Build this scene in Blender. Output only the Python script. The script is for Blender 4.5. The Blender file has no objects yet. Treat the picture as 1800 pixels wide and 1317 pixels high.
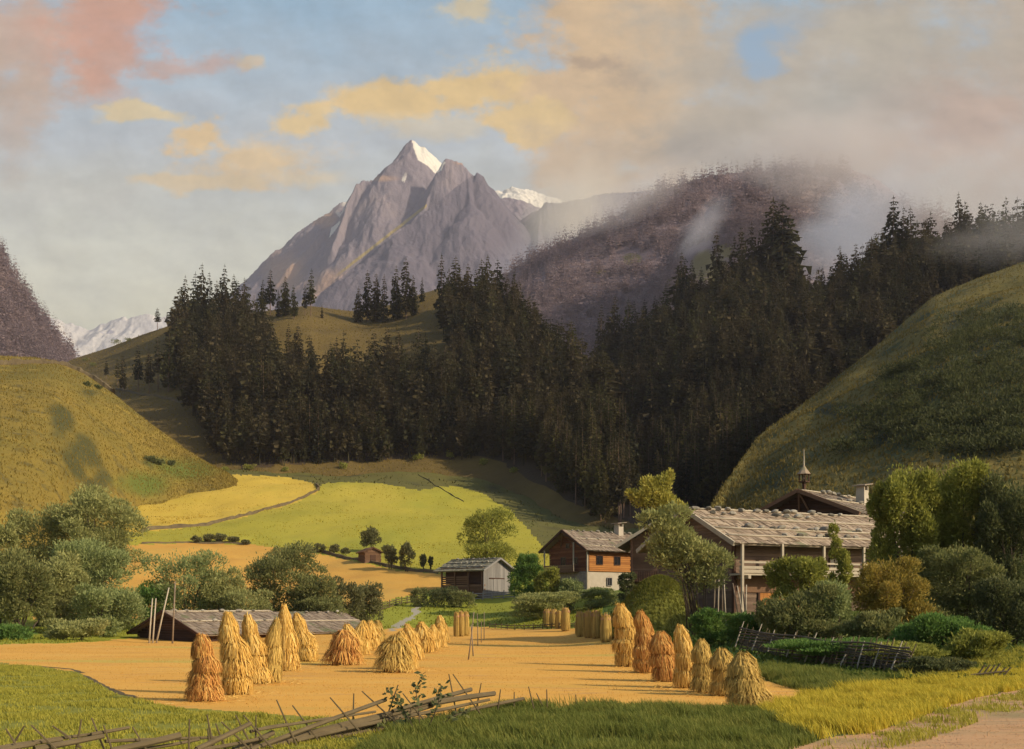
import bpy, math, random
import numpy as np
from mathutils import Vector, Matrix
R = random.Random(7)
NR = np.random.default_rng(11)
S = bpy.context.scene
COL = S.collection
F, HZ, CH = 1930.0, 1065.0, 2.9          # focal length and horizon row of the picture, eye height
rad = math.radians

# ------------------------------------------------------------------ helpers
def P(px, py, d):
    return Vector(((px-900)/F*d, d, CH+(HZ-py)/F*d))
def link(o, parent=None):
    COL.objects.link(o)
    if parent is not None: o.parent = parent
    return o
def tag(o, label=None, cat=None, group=None, kind=None):
    if label: o['label'] = label
    if cat: o['category'] = cat
    if group: o['group'] = group
    if kind: o['kind'] = kind
    return o
def empty(name, loc, rz=0, label=None, cat=None, group=None):
    o = bpy.data.objects.new(name, None); o.location = loc; o.rotation_euler = (0, 0, rz); o.empty_display_size = .3
    return tag(link(o), label, cat, group)
def npmesh(name, V, Fq, mat, smooth=False, attrs=None):
    V = np.asarray(V, np.float32); Fq = np.asarray(Fq, np.int32); k = Fq.shape[1]
    me = bpy.data.meshes.new(name)
    me.vertices.add(len(V)); me.vertices.foreach_set('co', V.ravel())
    me.loops.add(Fq.size); me.loops.foreach_set('vertex_index', Fq.ravel())
    me.polygons.add(len(Fq)); me.polygons.foreach_set('loop_start', np.arange(len(Fq), dtype=np.int32)*k)
    me.polygons.foreach_set('loop_total', np.full(len(Fq), k, np.int32))
    me.polygons.foreach_set('use_smooth', np.full(len(Fq), smooth))
    for an, av in (attrs or {}).items():
        a = me.attributes.new(an, 'FLOAT', 'POINT'); a.data.foreach_set('value', np.asarray(av, np.float32))
    me.update(calc_edges=True); me.validate()
    if mat: me.materials.append(mat)
    return me
def npobj(name, V, Fq, mat, parent=None, smooth=False, attrs=None):
    return link(bpy.data.objects.new(name, npmesh(name, V, Fq, mat, smooth, attrs)), parent)
class MB:
    def __init__(s): s.v = []; s.f = []
    def ob(s, c, hx, hy, hz):
        c, hx, hy, hz = Vector(c), Vector(hx), Vector(hy), Vector(hz); n = len(s.v)
        for a, b, e in ((-1,-1,-1),(1,-1,-1),(1,1,-1),(-1,1,-1),(-1,-1,1),(1,-1,1),(1,1,1),(-1,1,1)):
            s.v.append(c+a*hx+b*hy+e*hz)
        for q in ((0,3,2,1),(4,5,6,7),(0,1,5,4),(1,2,6,5),(2,3,7,6),(3,0,4,7)): s.f.append([n+i for i in q])
    def box(s, x0, x1, y0, y1, z0, z1):
        s.ob(((x0+x1)/2,(y0+y1)/2,(z0+z1)/2), ((x1-x0)/2,0,0), (0,(y1-y0)/2,0), (0,0,(z1-z0)/2))
    def tube(s, pts, rs, n=6):
        pts = [Vector(p) for p in pts]; b = len(s.v)
        for i, p in enumerate(pts):
            t = (pts[min(i+1,len(pts)-1)]-pts[max(i-1,0)]).normalized()
            a = t.cross(Vector((0,1,0.13)) if abs(t.y) < .9 else Vector((1,0,0.1))).normalized(); c = t.cross(a)
            for k in range(n):
                w = 2*math.pi*k/n
                s.v.append(p+(a*math.cos(w)+c*math.sin(w))*rs[i])
        for i in range(len(pts)-1):
            for k in range(n):
                s.f.append([b+i*n+k, b+i*n+(k+1)%n, b+(i+1)*n+(k+1)%n, b+(i+1)*n+k])
        s.f.append([b+k for k in range(n)][::-1]); s.f.append([b+(len(pts)-1)*n+k for k in range(n)])
    def build(s, name, mat, parent=None, smooth=False):
        me = bpy.data.meshes.new(name); me.from_pydata([tuple(v) for v in s.v], [], s.f)
        me.polygons.foreach_set('use_smooth', [smooth]*len(s.f)); me.materials.append(mat); me.update()
        return link(bpy.data.objects.new(name, me), parent)
def vnoise(x, y, seed=0):
    xi, yi = np.floor(x).astype(np.int64), np.floor(y).astype(np.int64); fx, fy = x-xi, y-yi
    fx, fy = fx*fx*(3-2*fx), fy*fy*(3-2*fy)
    def h(a, b):
        n = (a*374761393+b*668265263+seed*1442695041) & 0x7fffffff
        n = ((n ^ (n >> 13))*1274126177) & 0x7fffffff
        return ((n ^ (n >> 16)) & 0xffff)/65535.0
    return (h(xi,yi)*(1-fx)+h(xi+1,yi)*fx)*(1-fy)+(h(xi,yi+1)*(1-fx)+h(xi+1,yi+1)*fx)*fy
def fbm(x, y, oct=4, seed=0):
    r, a, t = 0, 1, 0
    for i in range(oct):
        r = r+a*(vnoise(x*2**i, y*2**i, seed+i*17)-.5); t += a; a *= .5
    return r/t*2
def inpoly(px, py, poly):
    px, py = np.asarray(px, float), np.asarray(py, float); r = np.zeros(px.shape, bool); n = len(poly)
    for i in range(n):
        x0, y0 = poly[i]; x1, y1 = poly[(i+1) % n]
        if y0 == y1: continue
        r ^= ((y0 > py) != (y1 > py)) & (px < (x1-x0)*(py-y0)/(y1-y0)+x0)
    return r
ORD = 'first second third fourth fifth sixth seventh eighth ninth tenth eleventh twelfth thirteenth fourteenth fifteenth sixteenth seventeenth eighteenth nineteenth twentieth'.split()

# ------------------------------------------------------------------ materials
def nt(m):
    m.use_nodes = True; t = m.node_tree; t.nodes.clear(); return t, t.nodes, t.links
def ramp(N, cols, pos=None):
    r = N.new('ShaderNodeValToRGB'); e = r.color_ramp.elements
    while len(e) < len(cols): e.new(.5)
    for i, c in enumerate(cols):
        e[i].position = pos[i] if pos else .25+.5*i/max(1, len(cols)-1); e[i].color = (*c, 1)
    return r
def M(name, cols, scale=1., rough=.9, bump=.0, bscale=None, stretch=(1,1,1), island=0., trans=0., attr=None, obr=False, spots=None, detail=6, spec=.2, local=False):
    m = bpy.data.materials.new(name); t, N, L = nt(m)
    out = N.new('ShaderNodeOutputMaterial'); b = N.new('ShaderNodeBsdfPrincipled')
    b.inputs['Roughness'].default_value = rough; b.inputs['Specular IOR Level'].default_value = spec
    g = N.new('ShaderNodeNewGeometry'); mp = N.new('ShaderNodeMapping'); mp.inputs['Scale'].default_value = stretch
    if local:
        tc = N.new('ShaderNodeTexCoord'); L.new(tc.outputs['Object'], mp.inputs[0])
    else: L.new(g.outputs['Position'], mp.inputs[0])
    n = N.new('ShaderNodeTexNoise'); n.inputs['Scale'].default_value = scale; n.inputs['Detail'].default_value = detail
    n.inputs['Roughness'].default_value = .65; L.new(mp.outputs[0], n.inputs['Vector'])
    fac = n.outputs['Fac']
    def mixf(a, c, f):
        x = N.new('ShaderNodeMix'); x.inputs[0].default_value = f; L.new(a, x.inputs[2]); L.new(c, x.inputs[3]); return x.outputs[0]
    if island:
        mr = N.new('ShaderNodeMapRange'); mr.inputs[3].default_value = .2; mr.inputs[4].default_value = .8
        L.new(g.outputs['Random Per Island'], mr.inputs[0]); fac = mixf(fac, mr.outputs[0], island)
    if obr:
        oi = N.new('ShaderNodeObjectInfo'); ad = N.new('ShaderNodeMath'); ad.operation = 'ADD'; at = N.new('ShaderNodeAttribute'); at.attribute_name = 'rnd'
        L.new(oi.outputs['Random'], ad.inputs[0]); L.new(at.outputs['Fac'], ad.inputs[1])
        fr = N.new('ShaderNodeMath'); fr.operation = 'FRACT'; L.new(ad.outputs[0], fr.inputs[0])
        mr = N.new('ShaderNodeMapRange'); mr.inputs[3].default_value = .05; mr.inputs[4].default_value = .95; L.new(fr.outputs[0], mr.inputs[0])
        fac = mixf(fac, mr.outputs[0], .6)
    r = ramp(N, cols); L.new(fac, r.inputs[0]); col = r.outputs[0]
    for sp in (spots or []):          # (attribute or None, colour, noise scale, lo, hi)
        an, c, sc, lo, hi = sp
        x = N.new('ShaderNodeMix'); x.data_type = 'RGBA'; x.inputs[7].default_value = (*c, 1); L.new(col, x.inputs[6])
        n2 = N.new('ShaderNodeTexNoise'); n2.inputs['Scale'].default_value = sc; n2.inputs['Detail'].default_value = 8; L.new(mp.outputs[0], n2.inputs['Vector'])
        v = n2.outputs['Fac']
        if an:
            at = N.new('ShaderNodeAttribute'); at.attribute_name = an
            ad = N.new('ShaderNodeMath'); ad.operation = 'MULTIPLY_ADD'; ad.inputs[1].default_value = 1.5 if an in ('scrub','lush','floor') else .5; L.new(v, ad.inputs[0]); L.new(at.outputs['Fac'], ad.inputs[2]); v = ad.outputs[0]
        mr = N.new('ShaderNodeMapRange'); mr.interpolation_type = 'SMOOTHSTEP'; mr.inputs[1].default_value = lo; mr.inputs[2].default_value = hi; L.new(v, mr.inputs[0])
        L.new(mr.outputs[0], x.inputs[0]); col = x.outputs[2]
    L.new(col, b.inputs['Base Color'])
    if bump:
        bp = N.new('ShaderNodeBump'); bp.inputs['Strength'].default_value = min(1, bump); bp.inputs['Distance'].default_value = bump
        n3 = N.new('ShaderNodeTexNoise'); n3.inputs['Scale'].default_value = bscale or scale*4; n3.inputs['Detail'].default_value = 8; n3.inputs['Roughness'].default_value = .7
        L.new(mp.outputs[0], n3.inputs['Vector']); L.new(n3.outputs['Fac'], bp.inputs['Height']); L.new(bp.outputs[0], b.inputs['Normal'])
    if trans:
        tr = N.new('ShaderNodeBsdfTranslucent'); L.new(col, tr.inputs[0]); mx = N.new('ShaderNodeMixShader'); mx.inputs[0].default_value = trans
        L.new(b.outputs[0], mx.inputs[1]); L.new(tr.outputs[0], mx.inputs[2]); L.new(mx.outputs[0], out.inputs[0])
    else: L.new(b.outputs[0], out.inputs[0])
    return m

m_stub = M('stubble', [(.56,.285,.055),(.65,.335,.06),(.67,.385,.085)], .22, bump=.08, bscale=6, stretch=(.4,1.7,1), spots=[(None,(.50,.27,.09),.7,.54,.78),(None,(.50,.36,.07),.07,.55,.7)])
m_grain = M('grain', [(.48,.24,.045),(.56,.30,.055),(.54,.33,.07)], .06, bump=.3, bscale=2)
m_hay = M('hay_meadow', [(.46,.31,.035),(.53,.36,.05),(.45,.34,.04)], .05, bump=.3, bscale=2, stretch=(1,.25,1))
m_bright = M('bright_meadow', [(.25,.235,.022),(.34,.29,.03),(.28,.27,.028)], .03, bump=.3, bscale=2, stretch=(1,.4,1), spots=[(None,(.42,.33,.04),.02,.52,.7)])
m_strip = M('near_meadow', [(.20,.22,.02),(.27,.27,.025),(.24,.25,.02)], .08, bump=.2, bscale=4)
m_green = M('green_meadow_shade', [(.07,.115,.018),(.10,.15,.022),(.13,.16,.025)], .1, bump=.2, bscale=4)  # darker copy of the near meadow, shade painted into its green
m_cloudshade = M('pasture_cloudshade', [(.085,.085,.02),(.12,.105,.025),(.10,.11,.02)], .04, bump=.4, bscale=1.5, spots=[(None,(.06,.05,.02),.05,.55,.7)])  # dark meadow fringe: cloud shadow is painted into the grass colour
m_lawn = M('left_grass', [(.17,.17,.024),(.22,.21,.03),(.20,.20,.028)], .3, bump=.15, bscale=9, stretch=(.6,1.6,1))
m_bank = M('bank_soil', [(.05,.07,.015),(.08,.1,.02),(.11,.11,.02)], .8, bump=.1)
m_path = M('path', [(.36,.20,.09),(.50,.29,.14),(.40,.25,.14)], .7, bump=.25, bscale=7, stretch=(.5,1.4,1), spots=[(None,(.16,.15,.04),.25,.56,.68),(None,(.30,.22,.10),.35,.5,.68),(None,(.3,.17,.09),2.5,.58,.7)])
m_foot = M('footpath', [(.3,.27,.2),(.38,.33,.24)], 2, bump=.05)
m_lefthill = M('left_hill', [(.12,.10,.02),(.175,.135,.024),(.25,.17,.028),(.20,.155,.026)], .018, bump=.9, bscale=.8, stretch=(1,.6,.6), spots=[(None,(.13,.10,.025),.35,.52,.68),(None,(.27,.19,.03),.12,.56,.68),('scrub',(.075,.07,.02),.06,1.15,1.65),('lush',(.12,.14,.022),.04,1.2,1.8)])
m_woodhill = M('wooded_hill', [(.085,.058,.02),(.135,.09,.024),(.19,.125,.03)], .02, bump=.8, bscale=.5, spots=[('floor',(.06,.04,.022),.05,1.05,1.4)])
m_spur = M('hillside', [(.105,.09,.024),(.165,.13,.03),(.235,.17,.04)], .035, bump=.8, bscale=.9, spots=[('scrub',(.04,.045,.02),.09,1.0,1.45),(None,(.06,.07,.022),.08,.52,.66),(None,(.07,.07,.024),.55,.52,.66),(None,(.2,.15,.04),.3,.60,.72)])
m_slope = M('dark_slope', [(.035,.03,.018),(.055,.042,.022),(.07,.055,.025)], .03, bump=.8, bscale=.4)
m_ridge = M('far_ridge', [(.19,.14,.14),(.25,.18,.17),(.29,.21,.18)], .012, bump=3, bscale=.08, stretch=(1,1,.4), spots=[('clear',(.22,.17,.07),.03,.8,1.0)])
m_rock = M('rock', [(.13,.108,.12),(.19,.155,.165),(.26,.20,.185)], .006, bump=14, bscale=.014, stretch=(1,1,.3), spots=[('green',(.30,.22,.07),.01,.85,1.05),('warm',(.36,.23,.16),.008,.65,1.2),('darkshade',(.105,.088,.105),.006,.85,1.05),('snow',(.66,.60,.49),.02,.80,.98)], detail=9)
m_snowrange = M('snow_range', [(.36,.345,.34),(.48,.445,.40),(.54,.495,.43)], .003, bump=10, bscale=.006, spots=[(None,(.30,.28,.30),.006,.57,.63)])
m_spruce = M('spruce_needles', [(.042,.042,.020),(.07,.06,.026),(.092,.072,.034),(.08,.078,.028)], 1.3, island=.08, trans=.42, obr=True, local=True)
m_wood = M('forest_needles', [(.044,.042,.020),(.078,.06,.027),(.098,.074,.036),(.084,.078,.03)], .05, island=.06, trans=.42, obr=True)
m_olive = M('young_spruce_needles', [(.075,.075,.024),(.12,.105,.034),(.16,.125,.045)], 1.3, island=.1, trans=.4, obr=True, local=True)
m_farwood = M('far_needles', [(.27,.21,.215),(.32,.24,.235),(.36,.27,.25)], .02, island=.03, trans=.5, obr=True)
m_bark = M('bark', [(.06,.042,.028),(.11,.08,.05)], 6, bump=.03, stretch=(1,1,.3))
m_trunk = M('spruce_bark', [(.09,.055,.038),(.17,.105,.07),(.24,.155,.10)], 1, stretch=(1,1,.2))
def leaf(name, cols, tr=.42):
    cols = [(c[0]*1.75, c[1]*1.6, c[2]*1.5) for c in cols]; return M(name, cols, .9, island=.4, trans=max(tr,.42), rough=.75)
L_will = leaf('willow_leaves', [(.10,.118,.042),(.19,.205,.074),(.28,.275,.105)])
L_willb = leaf('bluish_willow_leaves', [(.088,.118,.044),(.165,.20,.075),(.24,.265,.105)])
L_dark = leaf('dark_leaves', [(.058,.074,.024),(.118,.132,.046),(.20,.195,.07)])
L_green = leaf('green_leaves', [(.04,.085,.02),(.075,.14,.03),(.12,.17,.04)])
L_olive = leaf('olive_leaves', [(.075,.09,.018),(.165,.18,.034),(.26,.255,.055)])
L_light = leaf('light_leaves', [(.15,.16,.03),(.24,.235,.05),(.32,.28,.07)], .35)
L_gold = leaf('golden_leaves', [(.10,.095,.02),(.18,.15,.03),(.27,.19,.04)], .3)
L_deep = leaf('deep_leaves', [(.035,.048,.019),(.065,.078,.03),(.115,.115,.04)])
L_grey = leaf('grey_leaves', [(.06,.066,.03),(.10,.105,.045),(.15,.145,.06)])
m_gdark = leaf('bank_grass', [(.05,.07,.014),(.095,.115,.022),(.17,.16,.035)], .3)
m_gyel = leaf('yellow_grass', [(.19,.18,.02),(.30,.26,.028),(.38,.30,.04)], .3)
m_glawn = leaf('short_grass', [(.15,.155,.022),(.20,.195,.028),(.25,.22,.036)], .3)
m_straw = M('straw', [(.40,.22,.05),(.62,.36,.075),(.74,.47,.12),(.80,.57,.19)], 3, island=.7, trans=.15)
m_strawred = M('red_straw', [(.28,.10,.03),(.48,.21,.05),(.64,.34,.085),(.70,.45,.13)], 2.2, island=.6, trans=.15)
m_strawtan = M('tan_straw', [(.34,.22,.06),(.54,.35,.085),(.66,.45,.13)], 3, island=.7, trans=.15)
m_ears = M('grain_ears', [(.45,.22,.10),(.60,.33,.17)], 3, island=.7)
m_core = M('straw_core', [(.22,.12,.035),(.34,.19,.05)], 5, bump=.05)
m_stubb = M('stubble_stalks', [(.50,.255,.05),(.58,.305,.06),(.62,.36,.085)], 2, island=.5, trans=.4)
m_shing = M('shingle', [(.15,.105,.068),(.30,.22,.145),(.44,.335,.225)], .8, island=.6, bump=.015, bscale=25, spots=[(None,(.20,.19,.10),.6,.58,.72)])
m_shingd = M('old_shingle', [(.13,.095,.065),(.22,.165,.115),(.31,.24,.17)], .8, island=.6, bump=.015, bscale=25, spots=[(None,(.14,.14,.07),.6,.54,.7)])
m_shingm = M('mossy_shingle', [(.15,.135,.085),(.22,.195,.125),(.28,.25,.17)], .8, island=.6, bump=.015, bscale=25)
m_logd = M('dark_log', [(.035,.02,.013),(.07,.036,.022),(.12,.06,.034)], 2, island=.5, bump=.02, bscale=12, stretch=(.4,.4,1.5))
m_log = M('brown_log', [(.09,.048,.026),(.16,.085,.045),(.22,.13,.075)], 2, island=.5, bump=.02, bscale=12, stretch=(.4,.4,1.5))
m_logo = M('orange_log', [(.20,.075,.022),(.34,.135,.035),(.44,.19,.05)], 2, island=.5, bump=.02, bscale=12, stretch=(.4,.4,1.5))
m_logg = M('grey_brown_log', [(.10,.062,.04),(.17,.112,.075),(.25,.165,.105)], 2, island=.5, bump=.02, bscale=12, stretch=(.4,.4,1.5))
m_plank = M('grey_plank', [(.15,.135,.115),(.22,.20,.175),(.29,.26,.225)], 2, island=.6, bump=.015, bscale=14, stretch=(2,2,.25))
m_beam = M('weathered_beam', [(.26,.21,.15),(.40,.33,.23),(.50,.42,.30)], 2, island=.5, bump=.02, bscale=14)
m_pole = M('pole_wood', [(.16,.115,.075),(.28,.21,.14)], 2, bump=.01)
m_rail = M('fence_wood', [(.055,.042,.022),(.11,.08,.04),(.18,.135,.07)], 3, island=.5, bump=.02, bscale=16, stretch=(.5,.5,2))
m_dwood = M('dark_fence_wood', [(.05,.038,.026),(.10,.078,.055),(.16,.125,.09)], 3, island=.5)
m_plast = M('plaster', [(.36,.30,.22),(.47,.40,.30)], 1.2, bump=.03, spots=[(None,(.33,.26,.18),.9,.58,.75)])
m_stone = M('stone_wall', [(.16,.12,.10),(.27,.21,.17),(.34,.28,.22)], 2.5, bump=.08)
m_rstone = M('roof_stone_grey', [(.13,.115,.085),(.24,.21,.16),(.34,.30,.23)], 3, bump=.03, obr=True, local=True)
m_glass = M('dark_pane', [(.012,.012,.014),(.02,.02,.022)], 1, rough=.15, spec=.5)
m_mound = M('mound_grass', [(.10,.11,.02),(.15,.15,.025),(.20,.185,.035)], .5, bump=.25, bscale=4)
m_bankwall = M('field_bank', [(.07,.05,.028),(.12,.088,.045),(.16,.12,.06)], .7, bump=.2)

# ------------------------------------------------------------------ ground: heights
GD = np.array([0,45,70,85,100,130,160,200,250,300,350,400,450,600], float)
GP = np.array([-600,0,250,400,560,700,850,1000,1150,1300,1500,1800,2500], float)
GT = np.array([
 [0,0,0,0,0,1,4,12,22,32,40,45,50,50],[0,0,0,0,0,1,4,12,22,32,40,45,50,50],[0,0,0,-.2,-.4,.6,5,12,20.5,31,40,48,54,54],
 [0,0,0,-.2,-.4,.4,4,11,20,31,44,53.7,62,62],[0,0,0,0,-.1,.4,3.5,10,19,30,42,52,61,61],[0,0,0,0,0,.3,4,11,18.5,29,41,53,62,62],
 [0,0,0,0,0,.3,4.1,10,17,27,39.5,52,61,61],[0,0,0,0,.2,1.8,5,9,16,25,36,45,52,52],[0,0,0,1.2,2.6,4,6,10,17,25,33,40,45,45],
 [0,0,1.1,2.3,3,4.5,7,14,22,30,38,42,45,45],[0,0,1.2,2.3,3.5,6,10,18,26,34,40,45,48,48],[0,0,1.3,2.5,4,8,13,22,30,38,42,46,50,50],[0,0,1.3,2.5,4,8,13,22,30,38,42,46,50,50]])
fp = np.arange(-600, 2501, 10.); fd = np.arange(0, 601, 2.)
_t = np.array([np.interp(fd, GD, r) for r in GT]); _t = np.array([np.interp(fp, GP, _t[:, j]) for j in range(len(fd))]).T
for _ in range(6):
    q = np.pad(_t, 1, mode='edge'); _t = (q[1:-1,1:-1]*2+q[:-2,1:-1]+q[2:,1:-1]+q[1:-1,:-2]+q[1:-1,2:])/6
def gz(px, d):
    px, d = np.asarray(px, float), np.asarray(d, float)
    a = np.clip((px-fp[0])/10, 0, len(fp)-1.001); b = np.clip(d/2, 0, len(fd)-1.001)
    i, j = a.astype(int), b.astype(int); u, v = a-i, b-j
    z = (_t[i,j]*(1-u)+_t[i+1,j]*u)*(1-v)+(_t[i,j+1]*(1-u)+_t[i+1,j+1]*u)*v
    x = (px-900)/F*d
    return z+fbm(x/9, d/9, 3, 5)*np.clip((d-20)/400, .03, .6)+np.clip((d-200)/100, 0, 1)*fbm(x/40, d/40, 3, 9)*1.6
def G(px, d):
    return Vector(((px-900)/F*d, d, float(gz(px, d))))
def gp(px, py):                         # first ground point seen at a picture position
    d = np.arange(9, 460, .25); q = HZ-(gz(np.full(d.shape, px), d)-CH)*F/d
    k = np.nonzero(q <= py)[0]; k = k[0] if len(k) else len(d)-1
    return G(px, float(d[k]))
# the sheet, cut along field edges into its regions
pxs = np.concatenate([np.arange(-600,-40,20), np.arange(-40,1850,3.5), np.arange(1850,2501,20)])
ds = np.concatenate([9*1.0085**np.arange(0, 470), ]); ds = ds[ds < 470]
PX, D = np.meshgrid(pxs, ds, indexing='ij'); Z = gz(PX, D); X = (PX-900)/F*D
PY = HZ-(Z-CH)*F/D
nI, nJ = PX.shape; idx = np.arange(nI*nJ).reshape(nI, nJ)
quads = np.stack([idx[:-1,:-1], idx[1:,:-1], idx[1:,1:], idx[:-1,1:]], -1).reshape(-1, 4)
VG = np.stack([X, D, Z], -1).reshape(-1, 3)
cen = VG[quads].mean(1); cpx = cen[:,0]/cen[:,1]*F+900; cpy = HZ-(cen[:,2]-CH)*F/cen[:,1]
wob = fbm(cen[:,0]/1.2, cen[:,1]/3, 3, 3); wpx = cpx+wob*8; wpy = cpy+wob*np.clip(240/cen[:,1], 2.2, 5)
POLY = dict(
 stubble_field=[(-700,1136),(-50,1136),(120,1130),(230,1123),(345,1119),(470,1116),(560,1114),(640,1108),(700,1104),(830,1101),(900,1106),(1000,1104),(1080,1112),(1130,1140),(1200,1158),(1300,1185),(1380,1207),(1445,1220),(1400,1236),(1330,1250),(1200,1250),(1040,1241),(900,1247),(760,1262),(620,1264),(500,1258),(330,1246),(250,1232),(205,1217),(140,1183),(60,1169),(0,1166),(-700,1160)],
 dirt_path=[(1340,1400),(1390,1313),(1440,1300),(1520,1292),(1600,1266),(1660,1243),(1720,1224),(1800,1211),(2600,1150),(2600,1500)],
 footpath=[(680,1110),(692,1110),(722,1090),(733,1078),(737,1064),(730,1064),(724,1076),(712,1088)],
 grain_field=[(60,985),(215,958),(330,954),(430,956),(520,966),(620,986),(700,1003),(775,1009),(800,1028),(740,1042),(660,1062),(560,1085),(200,1090),(60,1090)],
 hay_meadow=[(200,900),(250,872),(300,853),(400,834),(500,838),(552,850),(562,862),(540,874),(500,890),(400,915),(300,931),(200,938)],
 bright_meadow=[(200,938),(300,931),(400,915),(500,890),(540,874),(562,862),(566,852),(600,847),(670,850),(738,862),(775,855),(805,855),(850,868),(900,900),(935,938),(965,975),(990,1000),(900,1004),(775,1009),(700,1003),(620,986),(520,966),(430,956),(330,954),(200,960)],
)
reg = np.full(len(quads), 'pasture_cloudshade', dtype=object)
reg[(cpy > 1000) | (cen[:,1] < 200)] = 'meadow'
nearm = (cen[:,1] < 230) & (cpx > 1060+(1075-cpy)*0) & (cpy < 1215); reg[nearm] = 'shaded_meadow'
reg[(cen[:,1] < 60) & (cpx < 620) & (cpy > 1160)] = 'grass_plot'
reg[(cen[:,1] < 50) & (cpx >= 560+(1317-cpy)*1.3) & (cpy > 1200)] = 'grass_bank'
for k, p in POLY.items(): reg[inpoly(wpx, wpy, p)] = k
MATS = dict(pasture_cloudshade=m_cloudshade, meadow=m_strip, shaded_meadow=m_green, grass_plot=m_lawn, grass_bank=m_bank, stubble_field=m_stub, dirt_path=m_path,
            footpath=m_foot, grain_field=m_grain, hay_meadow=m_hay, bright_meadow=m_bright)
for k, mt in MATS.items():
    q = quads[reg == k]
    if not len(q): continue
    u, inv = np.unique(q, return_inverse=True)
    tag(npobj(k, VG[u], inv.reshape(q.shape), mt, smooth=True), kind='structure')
def region_tufts(k, n, size, mat, label, sd_):
    r = np.random.default_rng(sd_); q = quads[(reg == k) & (cpx > -40) & (cpx < 2150)]; q = q[r.integers(0, len(q), n)]; w_ = r.dirichlet((1,1,1,1), n); p = (VG[q]*w_[:,:,None]).sum(1)
    H = size*r.uniform(.4,1.3,n)*np.clip(1+fbm(p[:,0]/9, p[:,1]/9, 3, sd_)*1.2, .25, 2); th = r.uniform(0,6.28,n); s_ = np.stack([np.cos(th), np.sin(th), 0*th], -1)*(H*.5)[:,None]; u_ = np.stack([r.normal(size=n)*.4*H, r.normal(size=n)*.4*H, H], -1)
    tag(npobj('meadow_grass', np.stack([p-s_-[0,0,.05], p+s_-[0,0,.05], p+s_*.4+u_, p-s_*.4+u_], 1).reshape(-1,3), np.arange(n*4).reshape(n,4), mat), label, 'grass', kind='stuff')
region_tufts('bright_meadow', 9000, .17, leaf('bright_tufts', [(.17,.16,.015),(.21,.185,.018),(.25,.21,.022)]), 'grass tufts on the bright green meadow', 61)
region_tufts('hay_meadow', 4500, .16, leaf('hay_tufts', [(.22,.165,.02),(.27,.20,.026),(.30,.22,.03)]), 'dry tufts on the yellow hay meadow', 62)
region_tufts('pasture_cloudshade', 12000, .4, leaf('pasture_shade_tufts', [(.04,.042,.012),(.06,.058,.014),(.08,.07,.018)]), 'rough tufts on the grass coloured as cloud shade below the wood', 63)
region_tufts('meadow', 14000, .14, leaf('strip_tufts', [(.10,.115,.014),(.13,.14,.016),(.16,.155,.02)]), 'grass tufts on the meadow strip behind the stubble', 64)
region_tufts('shaded_meadow', 26000, .18, leaf('shade_tufts', [(.035,.055,.01),(.05,.075,.013),(.075,.09,.017)]), 'grass tufts on the green meadow coloured as shade around the farmhouse', 65)
# far and near ground beyond the modelled valley, to the horizon
a = np.linspace(0, 2*np.pi, 97)[:-1]; rr = np.array([0, 470, 2500, 9000, 20000.]); V = []; Fq = []
for i, r_ in enumerate(rr):
    for t_ in a: V.append((r_*math.sin(t_), r_*math.cos(t_), -1.5-0.002*r_))
for i in range(len(rr)-1):
    for j in range(96): Fq.append((i*96+j, i*96+(j+1)%96, (i+1)*96+(j+1)%96, (i+1)*96+j))
tag(npobj('ground', V, Fq, m_cloudshade), kind='structure')

# ------------------------------------------------------------------ landforms
class Land:
    def __init__(s, name, crest, base, mat, back=200, drop=.6, step=4, rows=70, noise=(0, 40), shape=1.0, seed=1, attrs=None, px0=None, px1=None):
        c = np.array(crest, float); b = np.array(base, float)
        p = np.arange(c[0,0], c[-1,0]+.1, step)
        cz_py, cd = np.interp(p, c[:,0], c[:,1]), np.interp(p, c[:,0], c[:,2])
        k = np.ones(5)/5
        sm = lambda v: np.convolve(np.pad(v, 2, mode='edge'), k, 'valid')
        cz_py, cd = sm(cz_py), sm(cd)
        bpy_, bd = np.interp(p, b[:,0], b[:,1]), np.interp(p, b[:,0], b[:,2])
        zc = CH+(HZ-cz_py)/F*cd; zb = CH+(HZ-bpy_)/F*bd
        sv = np.concatenate([np.linspace(-.15, 1, rows), 1+np.linspace(.02, 1, 14)])
        PXs, SV = np.meshgrid(p, sv, indexing='ij')
        s1 = np.clip(SV, -1, 1); s2 = np.clip(SV-1, 0, 1)
        d = bd[:,None]+(cd-bd)[:,None]*s1+back*s2
        f = np.where(s1 > 0, np.abs(s1)**shape, s1)
        z = zb[:,None]+(zc-zb)[:,None]*f-back*drop*(s2**1.4)
        x = (PXs-900)/F*d
        nz = fbm(x/noise[1], d/noise[1], 5, seed)*noise[0]
        fade = np.clip(np.abs(1-SV)*6, .25, 1)
        z = z+nz*fade
        s.V = np.stack([x, d, z], -1); s.px = PXs; s.py = HZ-(z-CH)*F/d
        n, m = x.shape; ii = np.arange(n*m).reshape(n, m)
        q = np.stack([ii[:-1,:-1], ii[1:,:-1], ii[1:,1:], ii[:-1,1:]], -1).reshape(-1, 4)
        at = {k_: fn(s.px, s.py, SV).ravel() for k_, fn in (attrs or {}).items()}
        s.o = tag(npobj(name, s.V.reshape(-1, 3), q, mat, smooth=True, attrs=at), kind='structure')
        s.front = SV <= 1.0
    def at(s, px, py):
        e = np.where(s.front, (s.px-px)**2+(s.py-py)**2, 1e9); k = np.unravel_index(np.argmin(e), e.shape)
        return Vector(s.V[k])
def blobs(lst):
    def f(px, py, sv):
        r = np.zeros(px.shape)
        for (x, y, a, b) in lst: r = np.maximum(r, np.clip(1.15-.75*np.sqrt(((px-x)/a)**2+((py-y)/b)**2), 0, 1))
        return r
    return f
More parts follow.
